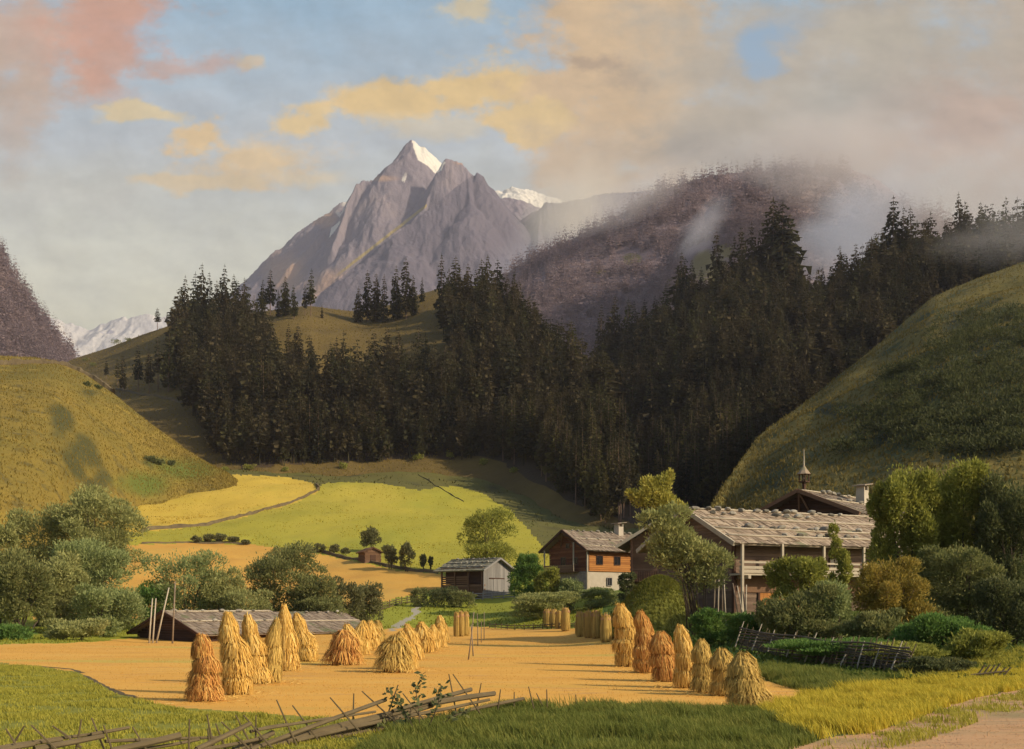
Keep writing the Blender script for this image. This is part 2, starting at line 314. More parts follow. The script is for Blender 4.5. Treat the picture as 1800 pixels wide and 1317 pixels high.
hill_l = Land('grassy_hill', [(-600,560,420),(-100,615,405),(0,625,400),(60,627,400),(100,634,400),(150,657,396),(200,692,390),(260,742,380),(330,793,370),(400,834,357),(425,852,354),(440,880,352)],
    [(-600,1040,140),(0,1030,150),(100,1000,175),(200,935,250),(250,885,300),(330,885,318),(400,880,325),(440,905,320)], m_lefthill, back=160, drop=.45, noise=(2.5,45), shape=.8,
    attrs={'scrub': blobs([(110,740,35,50),(140,800,45,60),(170,850,30,30),(270,812,25,9),(160,690,20,8)]), 'lush': blobs([(330,830,90,35),(260,850,80,30)])})
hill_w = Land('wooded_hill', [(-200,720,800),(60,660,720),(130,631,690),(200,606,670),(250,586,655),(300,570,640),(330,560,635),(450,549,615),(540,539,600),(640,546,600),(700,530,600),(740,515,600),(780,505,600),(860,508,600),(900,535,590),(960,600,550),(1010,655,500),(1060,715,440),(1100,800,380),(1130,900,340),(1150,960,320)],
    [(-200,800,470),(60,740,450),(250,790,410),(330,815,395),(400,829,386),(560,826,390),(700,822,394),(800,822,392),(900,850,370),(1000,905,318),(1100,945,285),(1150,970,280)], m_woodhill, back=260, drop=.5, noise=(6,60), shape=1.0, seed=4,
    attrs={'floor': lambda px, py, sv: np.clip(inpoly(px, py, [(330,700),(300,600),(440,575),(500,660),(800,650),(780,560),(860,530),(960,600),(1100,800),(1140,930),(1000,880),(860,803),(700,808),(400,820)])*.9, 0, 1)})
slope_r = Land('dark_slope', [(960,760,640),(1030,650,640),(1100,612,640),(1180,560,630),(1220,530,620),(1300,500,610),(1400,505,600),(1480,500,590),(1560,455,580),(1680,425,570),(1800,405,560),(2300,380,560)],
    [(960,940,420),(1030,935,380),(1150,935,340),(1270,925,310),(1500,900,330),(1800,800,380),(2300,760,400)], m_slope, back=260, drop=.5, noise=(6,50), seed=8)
spur = Land('scrubby_hillside', [(1140,1025,160),(1215,935,165),(1258,872,180),(1300,812,206),(1332,768,232),(1380,732,252),(1440,690,272),(1560,590,312),(1640,522,332),(1720,488,342),(1800,460,350),(2300,380,380)],
    [(1160,1035,150),(1270,1040,138),(1400,1045,112),(1600,1050,106),(1800,1050,102),(2300,1050,102)], m_spur, back=140, drop=.45, noise=(3,30), seed=13, shape=.9, rows=110,
    attrs={'scrub': blobs([(1640,690,90,60),(1740,620,110,90),(1700,760,130,45),(1760,720,90,90),(1560,770,60,18),(1470,720,60,12),(1530,735,60,14),(1360,830,22,25)])})
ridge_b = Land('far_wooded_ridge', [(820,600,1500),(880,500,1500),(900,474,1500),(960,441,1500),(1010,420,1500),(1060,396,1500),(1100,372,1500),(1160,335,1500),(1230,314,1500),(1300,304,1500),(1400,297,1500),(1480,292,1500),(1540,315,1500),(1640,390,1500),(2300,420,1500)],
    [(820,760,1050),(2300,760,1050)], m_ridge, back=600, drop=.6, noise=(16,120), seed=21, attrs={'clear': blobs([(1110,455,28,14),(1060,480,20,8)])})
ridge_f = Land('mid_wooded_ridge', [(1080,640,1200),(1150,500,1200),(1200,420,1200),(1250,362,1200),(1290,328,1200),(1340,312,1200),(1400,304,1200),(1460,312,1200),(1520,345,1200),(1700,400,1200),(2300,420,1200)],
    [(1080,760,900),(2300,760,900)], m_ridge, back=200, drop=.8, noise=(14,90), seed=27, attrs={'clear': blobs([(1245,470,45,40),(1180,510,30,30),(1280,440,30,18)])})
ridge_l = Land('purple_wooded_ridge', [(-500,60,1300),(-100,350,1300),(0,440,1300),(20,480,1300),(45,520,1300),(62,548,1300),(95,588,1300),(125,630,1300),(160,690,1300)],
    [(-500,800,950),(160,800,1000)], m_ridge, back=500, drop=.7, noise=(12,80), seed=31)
# rocky peaks: heights fall away from ridge lines
def massif(name, ridges, x0, x1, d0, d1, nx, nd, mat, nz, attrs=None, seed=3, rough=.35):
    xs = np.linspace((x0-900)/F, (x1-900)/F, nx); dd = np.linspace(d0, d1, nd); U, DD = np.meshgrid(xs, dd, indexing='ij'); XX = U*DD
    wx = XX+fbm(XX/200, DD/200, 4, seed)*45; wd = DD+fbm(XX/200, DD/200, 4, seed+5)*45
    H = np.full(XX.shape, -400.)
    for sl, pts in ridges:
        for (a_, b_) in zip(pts[:-1], pts[1:]):
            A, B = P(*a_), P(*b_); ab = np.array([B.x-A.x, B.y-A.y]); l2 = ab@ab+1e-6
            def dist(x, y):
                t_ = np.clip(((x-A.x)*ab[0]+(y-A.y)*ab[1])/l2, 0, 1); return np.hypot(x-A.x-t_*ab[0], y-A.y-t_*ab[1]), t_
            d1_, t1 = dist(XX, DD); d2_, t2 = dist(wx, wd); k_ = np.clip(d1_/160, 0, 1); e = d1_*(1-k_)+d2_*k_
            H = np.maximum(H, A.z+(B.z-A.z)*t1-sl*e**.97)
    H = H+fbm(XX/180, DD/180, 6, seed+9)*nz+ -np.abs(fbm(XX/90, DD/400, 4, seed+2))*nz*rough
    H = H-np.abs(fbm(wx/60, wd/110, 5, seed+4))*nz*.9-np.abs(fbm(wx/22, wd/40, 3, seed+6))*nz*.3
    n, m = XX.shape; ii = np.arange(n*m).reshape(n, m)
    q = np.stack([ii[:-1,:-1], ii[1:,:-1], ii[1:,1:], ii[:-1,1:]], -1).reshape(-1, 4)
    px, py = XX/DD*F+900, HZ-(H-CH)*F/DD
    at = {k_: fn(px, py, DD).ravel() for k_, fn in (attrs or {}).items()}
    return tag(npobj(name, np.stack([XX, DD, H], -1).reshape(-1, 3), q, mat, smooth=True, attrs=at), kind='structure')
def snowf(px, py, d):
    r = inpoly(px, py, [(722,236),(735,250),(784,284),(776,300),(765,306),(752,292),(735,282),(727,262)])*1.
    r += inpoly(px, py, [(618,345),(606,372),(598,384),(588,376),(600,350)])*.6 + inpoly(px, py, [(600,386),(592,404),(578,420),(582,400)])*.7
    r += ((d > 5550) & (px > 850))*1. + inpoly(px, py, [(718,300),(712,322),(704,318),(712,302)])*.6
    return np.clip(r, 0, 1)
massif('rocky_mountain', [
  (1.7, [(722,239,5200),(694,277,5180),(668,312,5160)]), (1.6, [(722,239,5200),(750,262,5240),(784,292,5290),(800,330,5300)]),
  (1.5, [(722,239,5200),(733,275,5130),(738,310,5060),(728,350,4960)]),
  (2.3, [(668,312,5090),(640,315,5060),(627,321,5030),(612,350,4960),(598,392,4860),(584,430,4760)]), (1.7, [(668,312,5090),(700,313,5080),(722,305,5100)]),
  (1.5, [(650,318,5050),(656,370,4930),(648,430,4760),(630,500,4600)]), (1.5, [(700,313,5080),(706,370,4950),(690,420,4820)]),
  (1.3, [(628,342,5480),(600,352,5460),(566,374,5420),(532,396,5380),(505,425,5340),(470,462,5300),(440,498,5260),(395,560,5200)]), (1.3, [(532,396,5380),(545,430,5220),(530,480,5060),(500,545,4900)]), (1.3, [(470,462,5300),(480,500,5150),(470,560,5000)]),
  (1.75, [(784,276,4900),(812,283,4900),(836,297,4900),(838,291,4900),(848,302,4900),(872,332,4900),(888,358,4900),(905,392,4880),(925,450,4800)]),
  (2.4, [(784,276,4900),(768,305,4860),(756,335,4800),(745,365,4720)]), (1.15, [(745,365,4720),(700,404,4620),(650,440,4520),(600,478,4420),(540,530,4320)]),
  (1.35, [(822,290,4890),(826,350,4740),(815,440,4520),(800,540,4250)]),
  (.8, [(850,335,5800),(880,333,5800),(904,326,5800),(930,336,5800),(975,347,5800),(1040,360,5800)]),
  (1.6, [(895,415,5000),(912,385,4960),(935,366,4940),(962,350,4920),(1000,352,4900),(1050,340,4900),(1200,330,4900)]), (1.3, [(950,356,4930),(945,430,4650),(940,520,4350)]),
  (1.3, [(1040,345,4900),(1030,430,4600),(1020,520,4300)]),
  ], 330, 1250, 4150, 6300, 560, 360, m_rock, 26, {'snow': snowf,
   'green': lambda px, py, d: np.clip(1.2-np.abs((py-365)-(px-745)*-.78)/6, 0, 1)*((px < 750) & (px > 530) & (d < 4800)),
   'darkshade': lambda px, py, d: np.clip(((py-365)-(px-745)*-.78)/10, 0, 1)*(d < 4925)*.8,  # shaded face of the right massif, painted into the rock colour
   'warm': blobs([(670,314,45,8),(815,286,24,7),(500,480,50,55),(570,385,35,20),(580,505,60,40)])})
massif('snowy_mountain', [(.9, [(-50,500,7000),(40,530,7000),(75,548,7000),(115,566,7000),(168,576,7000),(178,567,7000),(190,566,7000),(215,556,7000),(255,550,7000),(300,556,7000),(360,585,7000),(450,640,7000)]),
  (.7, [(178,567,7000),(165,595,6700),(130,620,6400)]), (.7, [(235,553,7000),(225,590,6700),(200,620,6400)]), (.7, [(90,555,7000),(110,590,6700)])],
  -80, 480, 6000, 7800, 260, 140, m_snowrange, 30, seed=41)

# ------------------------------------------------------------------ conifers
def conifer(seed, whorls=22, per=8, lod=1, thin=1., bare=.08, R0=.155):
    """unit-height spruce: crown V,F (quads) and trunk profile"""
    r = np.random.default_rng(seed); V = []; Q = []
    def quad(a, b, c, d): n = len(V); V.extend([a, b, c, d]); Q.append((n, n+1, n+2, n+3))
    for k in range(whorls):
        h = bare+(1-bare)*(k+r.uniform(-.3,.3))/whorls; h = min(max(h, bare), .985)
        u = (h-bare)/(1-bare)
        L0 = R0*1.3*thin*((1-u)**.66)*(.55+.45*min(1, u*5))+.008
        n = max(3, int(per*(1-.45*u)))
        for j in range(n):
            th = 2*math.pi*(j+r.uniform(-.4,.4))/n+k*1.1; L = L0*r.uniform(.55,1.25)
            dr = np.array([math.cos(th), math.sin(th), 0]); sd = np.array([-math.sin(th), math.cos(th), 0])
            droop = r.uniform(.25,.6)*(1-.5*u); w = L*r.uniform(.26,.42)
            p0 = np.array([0, 0, h]); p1 = p0+dr*L*.55+np.array([0,0,-droop*L*.55]); p2 = p0+dr*L+np.array([0,0,-droop*L*.8])
            if lod:
                quad(p0-sd*w*.15, p0+sd*w*.15, p1+sd*w*.6, p1-sd*w*.6); quad(p1-sd*w*.6, p1+sd*w*.6, p2+sd*w*.1, p2-sd*w*.1)
                for q_ in range(3):
                    t = r.uniform(.3,.95); c = p0+(p2-p0)*t; hang = np.array([0,0,-L*r.uniform(.2,.4)]); s_ = dr*L*.16
                    quad(c-s_, c+s_, c+s_*.3+hang+sd*w*r.uniform(-.8,.8), c-s_*.3+hang+sd*w*r.uniform(-.8,.8))
            else:
                quad(p0-sd*w*.2, p0+sd*w*.2, p2+sd*w*.5, p2-sd*w*.5)
                if j % 2: quad(p1-dr*L*.3, p1+dr*L*.3, p1+dr*L*.2+np.array([0,0,-L*.4]), p1-dr*L*.2+np.array([0,0,-L*.4]))
    V.extend([np.array([.006,0,.95]), np.array([-.006,0,.95]), np.array([-.001,0,1.]), np.array([.001,0,1.])]); n = len(V); Q.append((n-4, n-3, n-2, n-1))
    return np.array(V), np.array(Q)
def trunk_np(r0=.011, top=.96, n=5, ext=.03):
    V = []; Q = []
    for i, h in enumerate((-ext, .5, top)):
        for k in range(n): V.append((math.cos(2*math.pi*k/n)*r0*(1-h*.93), math.sin(2*math.pi*k/n)*r0*(1-h*.93), h))
    for i in range(2):
        for k in range(n): Q.append((i*n+k, i*n+(k+1)%n, (i+1)*n+(k+1)%n, (i+1)*n+k))
    return np.array(V), np.array(Q)
SPECS = [dict(seed=1), dict(seed=2, R0=.13, bare=.15), dict(seed=3, whorls=26), dict(seed=4, R0=.115, bare=.3, whorls=18), dict(seed=5, R0=.17, whorls=24), dict(seed=6, R0=.10, bare=.38, whorls=16), dict(seed=7, R0=.125, whorls=24, bare=.05)]
CROWN = []
for sp in SPECS:
    v, q = conifer(**sp); CROWN.append((npmesh('crown', v, q, m_spruce), npmesh('crown', v, q, m_olive), v, q))
tv, tq = trunk_np(); TRUNK = npmesh('trunk', tv, tq, m_trunk, True)
def spruce(pos, h, var, label, group, wide=1., olive=False, tilt=0):
    o = empty('spruce_tree', pos, R.uniform(0, 6.28), label, 'tree', group)
    o.rotation_euler = (R.uniform(-.02,.02)+tilt, R.uniform(-.02,.02), R.uniform(0, 6.28))
    for nm, me in (('trunk', TRUNK), ('crown', CROWN[var][1 if olive else 0])):
        c = link(bpy.data.objects.new(nm, me), o); c.scale = (h*wide, h*wide, h)
    return o
def sky_row(land, rows, text, group, wide=.8, vars_=(0,1,2,4,6), olive=()):
    for i, (px, ty, by) in enumerate(rows):
        p = land.at(px, by); h = (by-ty)/F*p.y*1.0
        p2 = Vector(((px-900)/F*p.y, p.y, p.z-.4)); spruce(p2, h+.4, vars_[(i*7+3) % len(vars_)], text.format(ORD[i]), group, wide*R.uniform(.85,1.15), i in olive)
sky_row(hill_w, [(324,484,585),(342,475,590),(354,461,590),(367,477,585),(381,491,590),(394,462,580),(413,479,580),(429,486,575),(446,518,580)], 'dark spruce, {} from the left along the skyline of the left wood', 'spruces crowning the left wood', .85)
sky_row(hill_w, [(461,489,556),(475,472,556),(490,508,556),(502,484,554),(517,499,560),(536,499,556),(546,471,556),(566,533,558)], 'thin spruce, {} from the left on the open crest below the mountain', 'thin spruces on the open crest', .85, (3,1,6,3,2))
sky_row(hill_w, [(629,501,566),(645,473,568),(660,478,566),(675,479,566),(696,465,562),(714,452,560),(727,482,555),(742,487,532)], 'dark spruce, {} from the left in the clump above the clearing', 'spruces in the clump above the clearing', .85, (6,2,1,4))
sky_row(hill_w, [(777,444,560),(790,470,560),(802,447,556),(824,461,556),(838,472,556),(848,455,552),(857,445,552),(876,453,552),(890,478,560)], 'brown dark spruce, {} from the left on the rounded top right of the clearing', 'spruces on the rounded hilltop', .95, (4,0,2,6))
sky_row(hill_w, [(903,492,580),(916,506,600),(928,520,610),(939,531,620),(950,545,630),(959,552,640),(981,559,650),(1006,559,690),(1022,598,700)], 'dark spruce, {} going down the right edge of the middle hill', 'spruces down the right edge of the middle hill', .95, (0,2,4,6), (7,))
sky_row(slope_r, [(1055,533,640),(1068,548,640),(1080,521,635),(1104,523,625),(1114,529,625),(1135,525,610),(1152,520,600),(1169,500,590)], 'blackish spruce, {} from the left on the low skyline of the right wood', 'spruces on the low skyline of the right wood', .9, (0,2,4,6))
sky_row(slope_r, [(1197,442,560),(1204,452,560),(1216,455,560),(1232,470,550),(1260,404,540),(1278,462,540),(1290,415,530),(1304,397,530),(1320,389,525),(1338,400,525)], 'blackish spruce, {} from the left in the tall group beside the mist', 'spruces in the tall group beside the mist', .8, (1,6,2,4))
sky_row(slope_r, [(1359,344,525),(1375,355,525),(1388,372,520)], 'giant black spruce, {} from the left in the clump left of the blue mist', 'giant spruces left of the blue mist', 1.15, (0,2,4))
sky_row(slope_r, [(1400,478,560),(1422,470,540),(1447,468,530),(1462,475,530),(1476,433,528),(1495,470,520),(1510,455,510),(1525,425,500),(1540,408,490)], 'small dark spruce, {} from the left in the dip of the right skyline', 'spruces in the dip of the right skyline', .85, (0,1,6,2))
sky_row(slope_r, [(1552,400,500),(1569,345,490),(1588,364,485),(1603,360,480),(1624,406,475),(1645,415,470),(1664,385,465),(1687,335,455),(1704,400,455),(1720,406,455),(1745,425,460)], 'misty spruce, {} from the left on the high right skyline', 'misty spruces on the high right skyline', .9, (0,2,4,6))
sky_row(hill_w, [(187,628,668),(207,630,682),(217,620,688),(243,604,690),(262,612,695),(278,590,690),(296,585,690)], 'small dark spruce, {} from the left on the grass slope beside the wood', 'small spruces on the slope beside the wood', .9, (3,1,5,3))
sky_row(hill_w, [(277,537,575),(294,548,572)], 'little windblown pine, {} from the left alone on the left crest', 'lone pines on the left crest', 1.4, (3,5))
sky_row(hill_w, [(507,564,640),(524,566,650),(548,599,660),(582,600,690),(590,590,690),(658,578,680),(683,569,690),(702,576,680),(735,567,690),(749,586,700),(780,605,710)], 'dark spruce, {} from the left with its tip against the brown clearing', 'spruces along the lower edge of the clearing', .95, (0,2,4,6))
NIND = sum(1 for o in bpy.data.objects if o.name.startswith('spruce_tree'))
# the rest of the two woods: the frontmost as trees of their own, the others as one wood each
W1 = [(300,610),(320,575),(440,578),(470,610),(500,695),(780,700),(800,650),(772,575),(780,550),(900,555),(960,620),(1010,670),(1060,730),(1100,810),(1115,930),(1050,918),(1000,882),(940,835),(860,806),(700,810),(560,818),(400,822),(370,790),(335,720),(310,690)]
W2 = [(1040,650),(1100,622),(1180,572),(1200,545),(1270,520),(1380,510),(1410,550),(1480,520),(1540,490),(1600,465),(1700,445),(1830,425),(1830,500),(1640,560),(1560,640),(1440,740),(1330,830),(1270,900),(1110,930),(1080,800),(1040,710)]
cand = []
for land, poly, wood in ((hill_w, W1, 'middle'), (slope_r, W2, 'right')):
    xs, ys = zip(*poly)
    for yy in np.arange(min(ys), max(ys), 11.):
        for xx in np.arange(min(xs), max(xs), 12.):
            a_, b_ = xx+R.uniform(-9,9), yy+R.uniform(-9,9)
            if inpoly(np.array([a_]), np.array([b_]), poly)[0]:
                p = land.at(a_, b_); h = R.choice((R.uniform(12,19), R.uniform(18,25), R.uniform(23,29)))*(1 if p.y > 420 else .8); cand.append((h/p.y, p, h, wood, a_, b_))
def edge(c):                               # how much of it the picture shows: the lowest rows stand in front
    return c[0]*1000+(c[5]-700)*.22
cand.sort(key=edge, reverse=True)
ind, rest = cand[:max(0, 296-NIND)], cand[max(0, 296-NIND):]
for i, c in enumerate(ind):
    lb = 'dark spruce standing among its like in the dense wood on the middle hill' if c[3] == 'middle' else 'dark spruce standing among its like in the dense wood on the right slope'
    spruce(c[1]-Vector((0,0,.3)), c[2], R.choice((3,5,1,6)) if c[5] > 735 and R.random() < .6 else R.randrange(7), lb, 'spruces within the %s wood' % c[3], R.uniform(.85,1.2), R.random() < .22)
def merge(variants, items):
    """items: (pos, height, width factor)"""
    VV, QQ, RN, off = [], [], [], 0
    for p, h, w in items:
        v, q = variants[R.randrange(len(variants))]; t = R.uniform(0, 6.28); c, s_ = math.cos(t), math.sin(t)
        x = (v[:,0]*c-v[:,1]*s_)*h*w+p[0]; y = (v[:,0]*s_+v[:,1]*c)*h*w+p[1]; z = v[:,2]*h+p[2]
        VV.append(np.stack([x, y, z], -1)); QQ.append(q+off); off += len(v); RN.append(np.full(len(v), R.random()))
    return np.concatenate(VV), np.concatenate(QQ), np.concatenate(RN)
LOWS = []
for sd in range(5):
    v, q = conifer(40+sd, whorls=15, per=7, lod=1 if sd < 3 else 0, bare=.12+.05*sd); t2, q2 = trunk_np(.013)
    LOWS.append((np.concatenate([v, t2]), np.concatenate([q, q2+len(v)])))
for wood in ('middle', 'right'):
    it = [(c[1]-Vector((0,0,.3)), c[2], R.uniform(.7,1.5)) for c in rest if c[3] == wood]
    if it:
        v, q, rn = merge(LOWS, it)
        tag(npobj('spruce_wood', v, q, m_wood, attrs={'rnd': rn}), 'dense dark spruce wood covering the %s' % ('middle hill below the mountain' if wood == 'middle' else 'steep right slope behind the grassy spur'), 'forest', kind='stuff')
TINY = [conifer(60+i, whorls=7, per=5, lod=0, bare=.1, R0=.125) for i in range(3)]
def far_wood(land, n, x0, x1, label, hlo=16, hhi=30, skip=None, top=.0):
    k = np.argwhere(land.front & (land.px > x0) & (land.px < x1) & (land.py < 720)); it = []
    for i in NR.integers(0, len(k), n):
        a_, b_ = k[i]
        if skip and skip(land.px[a_,b_], land.py[a_,b_]): continue
        p = land.V[a_,b_]+np.array([R.uniform(-4,4), R.uniform(-4,4), -1.]); it.append((p, R.uniform(hlo,hhi), R.uniform(.9,1.3)))
    v, q, rn = merge(TINY, it)
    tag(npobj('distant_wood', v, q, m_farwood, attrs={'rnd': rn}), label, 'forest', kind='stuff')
clr = lambda x, y: (abs(x-1245)/50)**2+(abs(y-470)/42)**2 < 1 or (abs(x-1110)/32)**2+(abs(y-455)/16)**2 < 1
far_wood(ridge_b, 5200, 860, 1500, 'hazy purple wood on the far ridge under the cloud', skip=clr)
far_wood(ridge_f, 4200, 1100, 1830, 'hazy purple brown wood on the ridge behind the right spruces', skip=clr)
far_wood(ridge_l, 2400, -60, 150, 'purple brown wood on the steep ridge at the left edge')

# ------------------------------------------------------------------ broadleaf trees and bushes
def leaves(lobes, n, size, up=.45, seed=0, aspect=.36, droop=0.):
    r = np.random.default_rng(seed); lob = np.array(lobes, float); vol = (lob[:,3]*lob[:,4]*lob[:,5])**.67; ch = r.choice(len(lob), n, p=vol/vol.sum())
    dr = r.normal(size=(n, 3)); dr[:,2] = np.where(r.random(n) < .3, np.abs(dr[:,2]), dr[:,2]); dr /= np.linalg.norm(dr, axis=1)[:,None]
    rr_ = r.uniform(.35, 1.0, n)**.5*np.where(r.random(n) < .12, r.uniform(1.05, 1.32, n), r.uniform(.82, 1.12, n))
    c = lob[ch,:3]+dr*lob[ch,3:6]*rr_[:,None]
    ax = dr*r.uniform(.4, 1, (n,1))+np.array([0,0,up-droop])+r.normal(size=(n,3))*.35; ax /= np.linalg.norm(ax, axis=1)[:,None]
    sd = np.cross(ax, r.normal(size=(n,3))); sd /= np.linalg.norm(sd, axis=1)[:,None]+1e-9
    L = (size*r.uniform(.6, 1.4, n))[:,None]; W = L*aspect
    V = np.stack([c-ax*L*.5, c+sd*W*.5, c+ax*L*.5, c-sd*W*.5], 1).reshape(-1, 3)
    return V, np.arange(n*4).reshape(n, 4)
BUSHN = [0]
def bush(name, label, cat, px, cy, rx, ry, d, mat, n=5000, size=.28, group=None, nl=9, stems=5, base=None, up=.45, lobes=None, stem_r=.05, base_px=None, aspect=.36, spread=.6, skirt=True):
    if d < 145: n = int(n*(1.9 if skirt else 1.0))
    BUSHN[0] += 1; sd = BUSHN[0]; r = random.Random(sd*31+5)
    bx = base_px if base_px is not None else px
    root_p = G(bx, d); c = P(px, cy, d)-root_p; k = d/F
    if lobes is None:
        lobes = [(0, 0, 0, .72, .72, .72)]; nl = int(nl*1.5)
        for i in range(nl):
            th = r.uniform(0, 6.28); e = r.uniform(-.75, .85); q = math.sqrt(max(0, 1-e*e)); rad_ = r.uniform(.58, .86); s_ = r.uniform(.2, .40)
            lobes.append((math.cos(th)*q*rad_, math.sin(th)*q*rad_, e*rad_, s_, s_, s_*r.uniform(.75, 1)))
    e0 = -c.z/(ry*k)
    if skirt and e0 < -1.02:
        lobes = list(lobes); ns = 5+int(min(8, (-e0-1)*4)); n = int(n*(1+.55*min(2, -e0-1)))
        for i in range(ns):
            lobes.append((r.uniform(-.75,.75), r.uniform(-.6,.4), r.uniform(e0+.15, -.4), r.uniform(.34,.5), r.uniform(.3,.5), r.uniform(.34,.5)))
    LB = [(c.x+a_*rx*k, c.y+b_*rx*k*.85, c.z+e*ry*k, sx*rx*k, sy*rx*k*.85, sz*ry*k) for a_, b_, e, sx, sy, sz in lobes]
    o = empty(name, root_p, 0, label, cat, group)
    V, Q = leaves(LB, n, size, up, sd, aspect)
    V[:,2] = np.maximum(V[:,2], -.05)
    npobj('crown', V, Q, mat, o)
    if stems:
        mb = MB()
        for i in range(stems):
            t = LB[r.randrange(len(LB))]; th = r.uniform(0, 6.28); w = min(rx*k*.25, .7)*spread
            p0 = Vector((math.cos(th)*w, math.sin(th)*w*.6, -.15)); p2 = Vector((t[0]+r.uniform(-.3,.3)*t[3], t[1], t[2]+t[5]*.35)); p1 = p0.lerp(p2, .5)+Vector((-p2.x*.12, 0, abs(p2.z)*.06))
            mb.tube([p0, p1, p2], [stem_r, stem_r*.75, stem_r*.25], 5)
        mb.build('trunk', m_bark, o, True)
    return o
bush('willow_tree', 'large grey green willow at the left, the tallest beside the hay meadow', 'tree', 168, 915, 84, 64, 122, L_will, 9000, .32, nl=12, stems=7, stem_r=.1)
bush('willow_tree', 'grey green willow half behind others near the left picture edge', 'tree', 68, 940, 60, 58, 124, L_will, 5500, .32, stems=5, stem_r=.09)
bush('willow_tree', 'small willow crown cut by the left picture edge', 'tree', 5, 960, 30, 50, 120, L_will, 3000, .32, stems=3, stem_r=.08)
bush('willow_tree', 'pale willow with forked dark stems in front of the largest willow', 'tree', 160, 995, 76, 64, 112, L_willb, 8000, .3, nl=11, stems=9, stem_r=.09)
bush('tree', 'dark rounded tree filling the left edge behind the stubble', 'tree', 42, 1035, 64, 82, 102, L_dark, 9000, .3, nl=12, stems=8, stem_r=.09)
bush('bush', 'feathery grey green bush between dark tree and brown barn', 'bush', 180, 1072, 70, 56, 106, L_willb, 7500, .28, nl=10, stems=9, stem_r=.06)
bush('bush', 'grey green bush filling the gap behind the dark left tree and the pale willow', 'bush', 108, 1020, 50, 60, 108, L_will, 6000, .3, nl=10, stems=4)
bush('bush', 'soft green bush at the left corner of the brown barn', 'bush', 203, 1092, 24, 26, 110, L_willb, 3500, .26, nl=8, stems=2)
bush('bush', 'grey green bush between the broad willow and the dense round tree', 'bush', 392, 1040, 44, 50, 119, L_will, 5000, .28, nl=9, stems=3)
bush('bush', 'low dark bush beyond the ridge of the second shed', 'bush', 565, 1068, 50, 26, 122, L_dark, 4000, .28, nl=9, stems=2)
bush('bush', 'bright green shrub at the foot of the dark left tree', 'bush', 22, 1115, 46, 24, 92, L_green, 3500, .26, stems=3)
bush('bush', 'low pale green scrub left of the brown barn', 'bush', 132, 1106, 60, 22, 98, L_will, 4500, .26, stems=3)
bush('willow_tree', 'broad green willow behind the poles and the brown barn', 'tree', 325, 1025, 84, 76, 120, L_willb, 9000, .3, nl=12, stems=9, stem_r=.08)
bush('bush', 'leafy green bush at the back corner of the brown barn', 'bush', 275, 1058, 40, 42, 118, L_green, 4000, .28, stems=4)
bush('bush', 'pale low bush behind the ridge of the brown barn', 'bush', 425, 1060, 52, 34, 118, L_will, 3500, .28, stems=4)
bush('tree', 'dark dense round tree right of the broad green willow', 'tree', 494, 1018, 78, 68, 126, L_dark, 10000, .32, nl=13, stems=7, stem_r=.09)
bush('bush', 'dark bush leaning out right of the dense round tree', 'bush', 552, 1046, 48, 46, 124, L_dark, 4500, .3, stems=4)
bush('bush', 'grey green bush in front of the grain field, the larger of two', 'bush', 606, 1052, 34, 38, 130, L_grey, 3200, .3, stems=4)
bush('bush', 'grey green bush with a slim top at the grain field corner', 'bush', 648, 1050, 28, 36, 132, L_grey, 2600, .3, stems=4)
bush('bush', 'small dark bush at the left end of the hay barn hedge', 'bush', 736, 1046, 17, 18, 150, L_dark, 1800, .28, stems=2)
bush('bush', 'dark green hedge bush before the open side of the hay barn', 'bush', 778, 1046, 32, 19, 150, L_deep, 3000, .28, stems=2)
bush('bush', 'olive hedge bush at the grey corner of the hay barn', 'bush', 812, 1049, 26, 15, 149, L_dark, 2200, .28, stems=2)
bush('tree', 'rounded olive tree standing behind the hay barn', 'tree', 855, 935, 54, 54, 184, L_olive, 8000, .4, nl=13, stems=9, stem_r=.11)
bush('bush', 'olive undergrowth at the foot of the tree behind the hay barn', 'bush', 855, 972, 58, 24, 182, L_olive, 4000, .38, stems=4)
bush('bush', 'bright green domed bush right of the hay barn', 'bush', 928, 1000, 31, 34, 138, L_green, 4200, .3, stems=3)
bush('bush', 'yellow green bush below the cottage gable', 'bush', 962, 1022, 27, 28, 135, L_olive, 3200, .3, stems=3)
bush('bush', 'grey green bush before the cottage stone base', 'bush', 1003, 1034, 27, 24, 134, L_willb, 2800, .28, stems=3)
bush('hedge', 'low grey green hedge along the meadow below the cottage', 'hedge', 965, 1050, 65, 12, 130, L_will, 4000, .26, stems=3, nl=14)
bush('bush', 'low green bush in front of the cottage white base', 'bush', 1052, 1041, 34, 11, 131, L_willb, 2600, .26, stems=0)
bush('bush', 'small dark bush beside the cottage white base', 'bush', 1104, 1018, 18, 14, 128, L_deep, 1500, .26, stems=2)
